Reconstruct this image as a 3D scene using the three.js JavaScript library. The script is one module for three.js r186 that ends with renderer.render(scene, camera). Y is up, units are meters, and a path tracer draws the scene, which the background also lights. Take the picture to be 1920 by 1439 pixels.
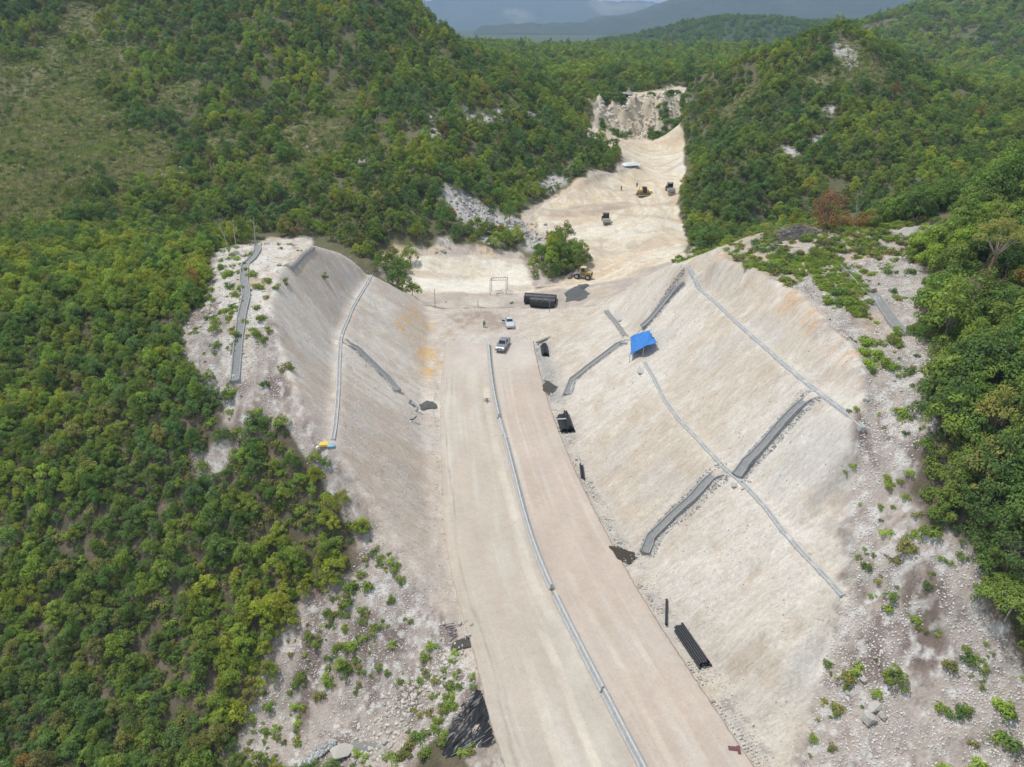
// A highway cut through dry limestone hills, seen from the air: two carriageways with a concrete median, benched marl slopes, scrub forest.
import * as THREE from 'three';
import { mergeGeometries } from 'three/addons/utils/BufferGeometryUtils.js';
import { RoundedBoxGeometry } from 'three/addons/geometries/RoundedBoxGeometry.js';
import { ConvexGeometry } from 'three/addons/geometries/ConvexGeometry.js';
import { MarchingCubes } from 'three/addons/objects/MarchingCubes.js';

// ---------- camera, sky, sun, exposure ----------
const scene = new THREE.Scene();
const camera = new THREE.PerspectiveCamera(56.72, 1024 / 767, 1, 60000);
camera.position.set(0, 62, 0);
camera.rotation.x = -27 * Math.PI / 180;
const SUN = new THREE.Vector3(-0.33, 0.92, -0.12).normalize();
const sky = (() => {   // hazy tropical noon: pale milky blue, brighter towards the sun and the horizon
  const W = 512, Hh = 256, data = new Float32Array(W * Hh * 4);
  for (let j = 0; j < Hh; j++) {
    const up = ((j + 0.5) / Hh - 0.5) * Math.PI, y = Math.sin(up), c = Math.cos(up);
    for (let i = 0; i < W; i++) {
      const round = ((i + 0.5) / W - 0.5) * 2 * Math.PI, x = Math.cos(round) * c, z = Math.sin(round) * c;
      const d = Math.max(0, x * SUN.x + y * SUN.y + z * SUN.z), glow = 0.35 * Math.pow(d, 6) + 0.5 * Math.pow(d, 40), h = Math.exp(-Math.max(0, y) * 8), o = (j * W + i) * 4;
      data[o] = 0.38 + 1.0 * h + glow; data[o + 1] = 0.44 + 1.06 * h + glow * 0.97; data[o + 2] = 0.53 + 1.14 * h + glow * 0.92; data[o + 3] = 1;
    }
  }
  const t = new THREE.DataTexture(data, W, Hh, THREE.RGBAFormat, THREE.FloatType);
  t.mapping = THREE.EquirectangularReflectionMapping; t.magFilter = t.minFilter = THREE.LinearFilter; t.needsUpdate = true;
  return t;
})();
scene.background = sky; scene.environment = sky;
const sun = new THREE.DirectionalLight(new THREE.Color(1, 0.96, 0.9), 3.1);
sun.position.copy(SUN).multiplyScalar(300).add(new THREE.Vector3(0, 0, -120)); sun.target.position.set(0, 0, -120);
sun.castShadow = true; sun.shadow.radius = 4; sun.shadow.mapSize.set(4096, 4096);
Object.assign(sun.shadow.camera, { left: -220, right: 220, top: 260, bottom: -260, near: 1, far: 900 });
scene.add(sun, sun.target);
scene.fog = new THREE.FogExp2(new THREE.Color().setRGB(0.50, 0.72, 1.0), 0.00016);
const renderer = new THREE.WebGLRenderer({ antialias: true });
renderer.shadowMap.enabled = true;
renderer.toneMapping = THREE.LinearToneMapping;
renderer.toneMappingExposure = 1.0;

// ---------- survey of the place: x, z (metres) and height ----------
const SURVEY_LINES = [
  {step:3,p:[[-13.53,-133.58,3.68],[-13.61,-124.34,3.22],[-13.2,-116.07,2.8],[-12.63,-108.62,2.43],[-11.86,-101.88,2.09],[-11.11,-94.3,1.71],[-10.45,-87.52,1.38],[-9.77,-81.41,1.07],[-9.08,-75.85,0.83],[-8.32,-70.78,0.63],[-7.3,-66.17,0.45],[-5.99,-61.94,0.28],[-4.55,-58.04,0.14],[-3.56,-54.44,0.03],[-2.99,-51.11,-0.07],[-2.52,-48.62,-0.14],[-1.77,-46.27,-0.21],[-0.91,-43.79,-0.29],[0.1,-40.96,-0.37],[1.38,-37.18,-0.46]]},
  {step:3,p:[[-4.75,-131.64,3.58],[-4.27,-122.19,3.11],[-3.72,-112.25,2.61],[-2.34,-104.33,2.22],[-1.3,-99.51,1.98],[-0.25,-92.88,1.64],[0.47,-87.52,1.38],[1.28,-81.41,1.07],[2.16,-76.38,0.86],[3.03,-71.76,0.67],[3.98,-67.96,0.52],[4.9,-65.03,0.4],[6.45,-60.35,0.21],[7.66,-56.57,0.1],[8.77,-53.07,-0.01],[9.82,-49.97,-0.1],[10.98,-46.56,-0.2],[11.97,-43.53,-0.29],[13.19,-39.98,-0.4],[14.21,-36.74,-0.47]]},
  {step:3,p:[[4.37,-133.58,3.68],[4.53,-127.68,3.38],[5.07,-121.56,3.08],[5.98,-111.7,2.58],[7.16,-103.5,2.18],[8.42,-95.31,1.77],[9.73,-87.52,1.38],[11.56,-80.5,1.02],[13.33,-73.77,0.75],[14.5,-67.69,0.51],[15.85,-63.42,0.34],[17.51,-58.8,0.16],[18.72,-55.14,0.05],[19.67,-51.75,-0.05],[21.23,-47.72,-0.17],[22.64,-43.53,-0.29],[23.91,-39.74,-0.41],[24.75,-36.74,-0.47]]},
  {step:3,p:[[-17.11,-136.69,4.13],[-17.1,-128.23,3.71],[-16.48,-119.54,3.28],[-15.63,-108.12,2.71],[-14.71,-101.41,2.37],[-13.64,-93.86,1.99],[-12.68,-87.11,1.66],[-11.67,-81.04,1.35],[-10.61,-75.49,1.12],[-9.51,-70.45,0.92],[-8.31,-65.86,0.73],[-6.83,-61.65,0.57],[-5.67,-58.91,0.47]]},
  {step:2.5,p:[[7.61,-132.87,3.39],[8.05,-124.38,2.97],[8.54,-116.52,2.58],[9.28,-111.21,2.31],[10.28,-103.08,1.9],[11.07,-94.66,1.48],[12.09,-87.21,1.11],[13.74,-81.15,0.81],[14.94,-76.14,0.6],[16.78,-71.06,0.39],[17.5,-67.32,0.24],[18.7,-64.26,0.12],[19.7,-61.38,0.01],[20.79,-59.03,-0.08],[21.96,-55.21,-0.19],[23.7,-49.73,-0.36],[24.85,-45.61,-0.48],[26.05,-41.62,-0.6],[27.03,-37.78,-0.69]]},
  {step:2,p:[[19.73,-136.75,8.5],[20.21,-126.23,10],[20.66,-117.77,11],[21.21,-112.21,11.5],[21.53,-106.82,11.5],[22.06,-100.31,11.6],[22.34,-93.71,11.7],[23.08,-87.61,11.8],[24.46,-82.09,11.9],[25.49,-77.57,12],[26.33,-74.27,12],[27.34,-72.32,11.9],[28.12,-70.02,11.8],[29.06,-66.84,11.6],[29.68,-63.09,11.5],[30.74,-59.32,11.3],[31.87,-56.22,11],[32.72,-53.91,10.8]]},
  {step:2,p:[[29.85,-130.51,21],[30.58,-124.44,21.2],[31.32,-117.12,21.4],[32.45,-107.21,21.7],[32.99,-98.55,22],[33.72,-91.86,22.3],[34.41,-84.98,22.6],[35.08,-79.05,22.8],[35.81,-74.12,23],[36.69,-70.12,23],[37.71,-66.67,23]]},
  {step:2,p:[[-30.12,-148.35,13],[-29.89,-140.77,13.2],[-30.1,-127.81,13.2],[-29.57,-116.48,13.2],[-29.1,-112,13.1],[-27.51,-103.65,13],[-26.02,-96.27,12.9],[-24.83,-89.9,12.7],[-23.91,-84.18,12.5],[-23.51,-81,12.4]]},
  {step:2,p:[[29.53,-126.4,23],[31.31,-119.44,26],[35.97,-113.43,27],[37.06,-108.43,27.5],[39.19,-99.84,27.8],[39.88,-93.16,28],[39.57,-86.53,28],[40.72,-82.53,28],[41.07,-78.47,27.6],[40.01,-73.04,26.8],[39.64,-70.84,25.2],[38.22,-67.6,23.6]]},
  {step:3,p:[[29.85,-130.51,21],[26.67,-141.82,14],[22.48,-148.99,7],[17.98,-150.29,5]]},
  {step:2,p:[[-37.6,-132.66,24],[-38.46,-124.75,24.5],[-39.05,-116.92,24.8],[-39.04,-112.15,24.5],[-37.57,-104.5,23.6],[-36.45,-100.53,22.5],[-34.17,-95.05,20.5],[-31.44,-89.57,18],[-28.64,-84.79,15.5],[-25.82,-81.28,13.8],[-23.55,-79.55,12.3],[-20.97,-76.92,9.8],[-17.7,-73.83,7],[-14.76,-71.09,4.5],[-12.44,-67.86,3],[-10.14,-64.18,1.8],[-8,-60.92,0.8],[-6.67,-59.16,0.2]]},
  {step:3,p:[[-37.6,-132.66,24],[-35.11,-142.51,19.5],[-30.13,-148.48,13.2],[-25.22,-152.14,8],[-19.91,-151.12,4.3]]},
  {step:3,p:[[-6.58,-59.11,-1],[-7.13,-57.92,-1.8],[-7.75,-56.19,-2.8],[-9.96,-53.89,-4.3],[-13.82,-51.37,-6.2],[-18.1,-49.07,-7.8],[-21.99,-46.06,-9]]},
  {step:4,p:[[-19.09,-148.98,4.1],[-11.95,-149.38,4.2],[-3.57,-148.53,4.4],[4.79,-149.85,4.4],[11.96,-149.66,4.6],[17.98,-150.29,5]]},
  {step:4,p:[[-13.53,-133.58,3.68],[-9.06,-139.91,4],[-2.3,-142.7,4.08],[4.53,-139.91,4],[4.37,-133.58,3.68]]},
  {step:3,p:[[7.54,-131.5,4],[10.65,-138.46,4.6],[14.49,-144.37,4.9],[17.85,-148.95,5]]},
  {step:5,p:[[-18.26,-163.67,0.2],[-7.87,-164.57,0],[0,-162.58,0.2],[8.89,-158.68,0.6]]},
  {step:5,p:[[-27.18,-172.46,1.5],[-14.8,-170.45,1.5],[-4.02,-169.77,1.6],[3.36,-170.17,1.6]]},
  {step:5,p:[[-32.71,-186.84,1.8],[-22.9,-183.32,1.6],[-8.53,-181.97,1.6],[3.53,-180.34,1.7]]},
  {step:5,p:[[-32.79,-184,4.49],[-22.97,-185,3.59],[-8.64,-185.5,3.43],[3.59,-185,3.44]]},
  {step:4,p:[[10.18,-159.22,0.8],[14.98,-156.27,2.2],[18.04,-150.67,4.6]]},
  {step:4,p:[[11.14,-159.65,3.6],[14.75,-162.46,4.2],[19.14,-159.1,4.6]]},
  {step:6,p:[[38.67,-338,15.77],[48.6,-339,13.78],[62.25,-340,12.47],[73.8,-341,13.73],[78.86,-341,18.83]]},
  {step:5,p:[[38.47,-349,32.13],[43,-352,31.42],[46.74,-352,30.5],[55.49,-353,30.64],[69.06,-354,32.62],[80.82,-352,33.7],[84.46,-347,38.55]]},
  {step:2,p:[[21.23,-136.82,8.5],[21.71,-126.3,10],[22.15,-117.87,11],[22.7,-112.33,11.5],[23.03,-106.93,11.5],[23.56,-100.4,11.6],[23.83,-93.83,11.7],[24.55,-87.88,11.8],[25.92,-82.44,11.9],[26.94,-77.92,12],[27.75,-74.77,12],[28.72,-72.9,11.9],[29.55,-70.47,11.8],[30.53,-67.17,11.6],[31.15,-63.41,11.5],[32.17,-59.78,11.3],[33.28,-56.74,11],[34.13,-54.42,10.8]]},
  {step:2,p:[[31.34,-130.69,21],[32.07,-124.61,21.2],[32.81,-117.28,21.4],[33.94,-107.35,21.7],[34.49,-98.68,22],[35.21,-92.02,22.3],[35.9,-85.14,22.6],[36.57,-79.24,22.8],[37.29,-74.39,23],[38.14,-70.49,23],[39.15,-67.09,23]]},
  {step:2,p:[[-31.62,-148.31,13],[-31.39,-140.77,13.2],[-31.6,-127.79,13.2],[-31.07,-116.39,13.2],[-30.58,-111.76,13.1],[-28.98,-103.36,13],[-27.5,-95.99,12.9],[-26.31,-89.64,12.7],[-25.4,-83.96,12.5],[-25,-80.81,12.4]]}
];
const SURVEY_POINTS = [
  [22.5,-168.2,3],[13.7,-174.3,2],[5.5,-175.8,1.5],[19.3,-176.8,3.6],[27.8,-190.3,6],[22.8,-183.8,5],[14.1,-184,10],[11.2,-182,7],[17.6,-183,7],[7.8,-182.3,4],[15.4,-203.3,8.5],
  [32.9,-207.4,9],[40.6,-197.5,8.5],[46.3,-189.4,8.5],[11.7,-223.2,10],[29.5,-218.2,9.2],[43.4,-243.6,9.2],[52.1,-229,9.5],[25.3,-243.8,10.6],[55.7,-282.4,10.6],[63.7,-264.6,11],
  [53.9,-310.7,12],[72.6,-311.3,13],[43.9,-340,13.4],[58.6,-325.6,13],[43.6,-270.7,10.8],[31.7,-121.3,26.5],[38.2,-122,28],[42.8,-122.5,29],[48.8,-119.5,31],[59.7,-123.4,30],
  [65.9,-119,30.5],[52.1,-113.5,29.5],[45,-107.7,28.6],[52.7,-106.4,29],[49.2,-91.2,28.5],[44.7,-90.9,28.6],[50.1,-82.7,27],[45.5,-79.5,27.3],[59.9,-95.7,30],[53.9,-79.7,30],
  [66.6,-99.3,32],[65.4,-89.6,33.5],[73.3,-104,37],[72.9,-118.5,33.5],[80.1,-116.3,40],[40.1,-69.6,25.2],[40.2,-67,22.6],[44.6,-72.1,26.6],[44.3,-63.8,24.5],[49.2,-66.2,29.5],
  [49.1,-59.5,27],[38.2,-63.5,18],[39.7,-58.1,18.5],[45.6,-55.5,20.5],[35.6,-58.5,14.8],[37.6,-51.6,14],[43.5,-49.7,15.8],[33.5,-53.2,10.4],[36.5,-46.7,8.8],[42.3,-45,10.8],
  [31.5,-50.4,6.8],[28.3,-48.4,3.2],[30.5,-41.9,4.2],[36.9,-41.1,5.4],[42.7,-39.5,6.2],[27.6,-50.6,5.2],[25.6,-54.5,5.4],[-52.2,-130.9,24],[-46.9,-133.5,24.6],[-52.2,-120.1,23.8],
  [-43.8,-115,25.4],[-40.3,-98.1,22.6],[-38.8,-88.6,17],[-36.9,-93.3,19.6],[-49.5,-107.5,22.5],[-43.7,-95.2,19.6],[-46.5,-91.2,17.2],[-54.9,-103.4,20.5],[-63.2,-103.4,20.5],
  [-71.6,-103.4,20.5],[-79.9,-103.4,20.5],[-61,-118.1,22.5],[-77.7,-122.6,21],[-93.5,-127.1,19.5],[-72.4,-142.3,19],[-59.5,-93.6,16],[-71.2,-93.6,16],[-38.4,-86.4,14.6],
  [-43.5,-80.4,10.6],[-54.6,-81,10.2],[-68.9,-81,10.2],[-30.9,-80.8,14.5],[-27.7,-78.2,12],[-32.1,-77.1,8.6],[-24.6,-74,6.6],[-41.2,-71.7,4.2],[-54.9,-71.9,4],[-65.1,-71.9,4],
  [-26.9,-68.1,3],[-18.4,-67.2,1.2],[-38.9,-63.2,-1],[-52,-63.7,-1.5],[-62.1,-64.2,-2],[-25.6,-60.4,-2.4],[-12.9,-60.3,-0.6],[-36.5,-55.3,-5.2],[-49.1,-56,-6],[-58.7,-56.5,-6.6],
  [-21.3,-54.1,-5.4],[-15.4,-55.4,-3.6],[-35,-49.6,-9],[-47.2,-50.4,-10.2],[-56.6,-51,-11],[-25,-49.2,-8.4],[-8.8,-48.3,-4.6],[-5.1,-52.7,-2],[-14.5,-48.4,-7.2],[-5.5,-48.5,-3.2],
  [-3.1,-45,-2.4],[-125.8,-172,14.7],[-109.9,-178,13.1],[-93.5,-186,10.9],[-74.5,-192,10],[-53.1,-194,9.4],[-37.8,-190,7.6],[-23.6,-194,9.4],[-8.8,-192,8.5],[0,-192,7],
  [7.6,-200,7.5],[-1.6,-208,11.2],[-15.8,-212,14.2],[-134.5,-188,19.6],[-117.1,-194,18.2],[-100.3,-204,16],[-78.3,-206,15.5],[-55.8,-208,15.1],[-37.6,-210,14.6],[-147.7,-212,26.4],
  [-129.3,-220,25.1],[-108.2,-226,24.1],[-84.4,-228,23.7],[-60.1,-230,23.4],[-35.4,-232,23],[-15.5,-236,20.7],[-5.2,-234,14.4],[6.9,-232,11.4],[7.6,-262,18],[25.4,-246,12.8],
  [25.6,-272,18.2],[44.5,-276,14.5],[34.3,-300,21.6],[34.3,-322,22.3],[-165.9,-246,37.4],[-144.5,-254,36.6],[-121.5,-262,35.8],[-94.6,-264,35.6],[-67.8,-268,35.2],[-39.8,-270,35],
  [-20.8,-268,32.6],[-7.8,-275,29],[8.2,-290,27.2],[21.5,-302,24.8],[-184.3,-282,51.8],[-159.9,-290,51.5],[-133.9,-298,51.2],[-104.8,-302,51.1],[-75,-306,50.9],[-44.2,-308,48.9],
  [-23.6,-312,44.9],[-6.6,-318,40.5],[13.9,-332,33.2],[-199.2,-314,69.1],[-172.3,-322,69.3],[-143.9,-330,69.4],[-112.6,-334,69.5],[-80.4,-338,69.6],[-57.7,-336,69.6],
  [-44.1,-336,67.2],[-35.9,-336,62.9],[-25,-338,56.8],[-13.9,-340,49.7],[0,-346,44.1],[22,-350,32.7],[35.4,-348,28.1],[-220.3,-360,94.8],[-154.8,-368,95.5],[-97.8,-372,91.8],
  [-60.7,-358,78.7],[51.1,-203,5.8],[68.9,-206,6.2],[84.7,-207,7.5],[54.1,-230,8.8],[62.9,-222,11.9],[72.3,-222,15.2],[89.2,-224,16.4],[106.2,-225,16.2],[122.8,-225,16.2],
  [144.5,-220,17.2],[63.9,-264,11.7],[67.3,-244,21],[78,-246,24.1],[96.2,-248,25.5],[114.5,-249,25.4],[132.9,-250,25.2],[156,-244,26.1],[70.2,-296,14.8],[74.7,-300,24],
  [87.2,-282,33.8],[105.9,-280,35.8],[123.5,-280,35.8],[145.6,-281,35.8],[165.2,-280,34],[183.4,-276,30.8],[83.4,-322,31.9],[112.8,-306,49],[130.4,-304,51],[149.5,-304,49.1],
  [103.7,-308,45.1],[135,-320,60.9],[120.6,-320,57.8],[107.1,-322,51.9],[97.5,-324,47],[88.6,-328,39],[83.8,-336,34.5],[148.6,-320,57.8],[160.9,-320,51.6],[176.1,-320,43.6],
  [187.4,-318,38.9],[197.5,-314,33.9],[207.8,-308,30.8],[30,-160,7],[42,-165,10],[48,-148,20],[60,-160,14],[85,-160,16],[110,-150,22],[60,-140,24],[85,-135,28],[110,-120,42],
  [140,-110,50],[100,-90,38],[120,-70,40],[90,-60,27],[110,-40,20],[70,-30,4],[110,-20,6],[45,-20,-2],[150,-200,22],[190,-240,26],[-45,-158,12],[-65,-150,18],[-40,-170,6],
  [-28,-165,2],[-95,-165,17],[-140,-160,22],[-180,-150,26],[-110,-120,20.5],[-150,-100,16],[-110,-80,6],[-150,-60,-2],[-80,-45,-12],[-120,-30,-16],[-40,-30,-12],[-20,-25,-11],
  [-8,-20,-6],[-10,-35,-7],[-150,-15,-20],[-60,-12,-16],[-200,-220,40],[-260,-260,50],[-330,-330,90],[-200,-330,78],[-300,-420,95],[-150,-420,95],[-60,-420,72],[-20,-400,44],
  [20,-385,33],[-350,-200,45],[-350,-120,25],[-350,-20,-10],[-260,-150,30],[-250,-80,8],[60,-372,31],[90,-372,32],[110,-360,33],[60,-430,30],[20,-430,31],[-20,-460,33],[100,-430,30],
  [0,-520,31],[80,-520,30.5],[160,-520,30],[-60,-520,36],[0,-650,31.5],[120,-650,31],[240,-650,30],[-80,-650,36],[0,-800,32],[150,-800,31],[300,-800,30],[-100,-800,36],[0,-930,32],
  [150,-930,30],[300,-930,28],[-120,-930,34],[-150,-600,60],[-250,-600,80],[-250,-900,60],[0,-1050,20],[200,-1050,18],[400,-1050,18],[-200,-1050,20],[0,-1280,14],[400,-1280,14],
  [-400,-1280,14],[800,-1280,14],[-500,-800,60],[-600,-400,80],[-700,-1000,30],[-600,-50,-10],[150,-372,34],[200,-360,32],[250,-340,34],[190,-420,29],[250,-420,27],[320,-400,27],
  [250,-500,25],[330,-500,24],[420,-480,26],[300,-600,25],[360,-590,26],[430,-570,28],[300,-700,38],[360,-680,52],[420,-660,64],[500,-640,80],[330,-780,52],[400,-780,72],
  [480,-760,92],[560,-720,105],[650,-700,120],[380,-900,50],[480,-900,80],[600,-880,110],[750,-800,130],[500,-520,30],[600,-540,50],[700,-500,70],[600,-380,40],[400,-300,32],
  [600,-250,40],[300,-200,30],[250,-120,46],[350,-60,40],[300,-15,20],[700,-1050,60],[900,-1000,90],[900,-400,90],[900,-100,60],[600,-60,40],
];
const ZONES = {
  benchL: [[-66.2,-166],[-66.2,-188.7],[-53.2,-187.7],[-39.4,-122.7],[-39.2,-113.4],[-38,-105.4],[-36.4,-100.6],[-37.9,-95.6],[-37.7,-88.5],[-40.1,-88.7],[-42.6,-100.1],[-46.6,-106.9],[-51.9,-120.4]],
  talusL: [[-56.5,-131.1],[-49.4,-110.9],[-50.4,-98],[-44.5,-89.6],[-39.3,-85.5],[-37.2,-81.4],[-42.8,-80.5],[-42.7,-77.4],[-37.2,-78.1],[-34.6,-82.9],[-30.2,-83.1],[-26.8,-78],[-21.9,-77.6],[-17.7,-73.1],[-18.4,-70.8],[-20.5,-66.2],[-25.6,-64],[-28.4,-59.3],[-29.1,-54.3],[-31.6,-48.4],[-10.8,-46.4],[-3.3,-51.6],[-6.7,-59.3],[-12.5,-67.9],[-16.2,-72],[-20.8,-76.8],[-24,-80],[-29.3,-86],[-33.5,-93.7],[-36.5,-100.5],[-41.2,-106],[-51.2,-127.8]],
  talusR: [[40.5,-72.8],[40.1,-87],[40.1,-97.8],[49.6,-106.7],[59.3,-105.2],[57.6,-93.4],[48,-77.8],[49.6,-75.1],[44.7,-69.3],[43.9,-65],[40.9,-60.7],[39.9,-57.5],[41.5,-54.5],[44.1,-51],[42.4,-48.9],[44.8,-46.2],[45.6,-44.8],[46.8,-39.5],[46.3,-34],[27.8,-36.5],[26.6,-42.3],[29.4,-47.6],[33.5,-54.2],[35.5,-58.8],[37,-63.9],[38.2,-67.1]],
  plateauR: [[39,-170.7],[47.1,-180.3],[68.5,-205],[81.6,-207.5],[67.1,-119.9],[65.4,-109.1],[59.6,-104.4],[49.4,-106.3],[40.1,-97.8],[37.7,-110.2],[36.2,-114.1]],
  farRoad: [[17.6,-152],[21.7,-143.8],[29.3,-162.2],[29.6,-131.5],[44.8,-179.3],[50,-198.6],[51.8,-218.7],[52.5,-228.5],[56.3,-238.6],[64.2,-264.1],[64.8,-276.6],[72.5,-310.3],[72,-322.4],[81.2,-345],[114.9,-472.3],[78.3,-388.3],[43.1,-363.6],[37.8,-347.4],[34.1,-301.8],[40.2,-294.5],[46.9,-283.7],[42.8,-271.3],[25.4,-246.4],[10.3,-230.1],[6.5,-217.3],[8.3,-199.2],[15.3,-202.1],[21,-184.1],[21.1,-178.3],[13.6,-173.1],[5.4,-169.6],[3.6,-187.2],[-8.7,-187.5],[-32.6,-187.6],[-29.3,-173.4],[-20.6,-151.8],[5.1,-159.7]],
  pad: [[-28.6,-178.5],[-22.6,-180.8],[3.5,-178.5],[4,-170.4],[-14.8,-171],[-24.9,-170.8]],
  orange: [[-23.6,-135.1],[-21.4,-144.7],[-17.9,-146.7],[-16.1,-133.1],[-14.5,-129.8],[-14,-116.9],[-17,-116],[-19.6,-124.1],[-22.5,-126.9]],
  dirt: [[-13.6,-147.3],[-7.2,-149.6],[-1.2,-148],[0.6,-144],[-2.3,-139.2],[-9,-138.6],[-14.8,-140.5]],
  brownBand: [[6.5,-217.3],[22.1,-227.9],[38.3,-233.5],[41.2,-229.8],[27.8,-218],[17.7,-214.1],[9.6,-213.5]],
  wetR: [[13,-73.8],[16.1,-73.2],[16.4,-70.9],[14.9,-69.9],[13,-71.3]],
  embank: [[-4.8,-57.3],[-3.1,-52],[-1.9,-47.6],[-0.2,-42.6],[-17.7,-47.4],[-14.8,-50.3],[-9.8,-52.8],[-7.1,-56]],
  rightBare: [[45.7,-109.8],[51.2,-111],[50.9,-104],[48.2,-80.2],[46.2,-77.1],[44.1,-82.4],[43.9,-90.3],[44.2,-98.8]],
  engineered: [[-53.1,-187.4],[-39.3,-122.4],[-39.3,-112.9],[-38,-104.7],[-36.5,-100],[-33.6,-93.3],[-29.3,-85.6],[-24,-79.6],[-21.1,-76.6],[-16.5,-71.8],[-12.8,-67.8],[-9.4,-62.4],[-7,-59.4],[-3.7,-54],[-3.1,-51.3],[-2.2,-47.1],[-0.5,-42.6],[1.4,-36.6],[27.5,-36.6],[26.6,-42.3],[28.6,-46.6],[31.8,-51.8],[33.6,-54.3],[35.5,-58.8],[37,-64],[38,-66.8],[40.5,-72.5],[41.4,-79.2],[40.2,-87.4],[40.2,-98.4],[37.4,-109.5],[36.2,-114.2],[45.7,-174.4],[39.5,-171.4],[30.9,-164.3],[21.7,-143.8],[18.2,-152.1],[5.1,-160],[-19.1,-149.6],[-20.6,-152],[-27.9,-168.2],[-35.4,-174.3],[-45,-182.5]]
};
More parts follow.
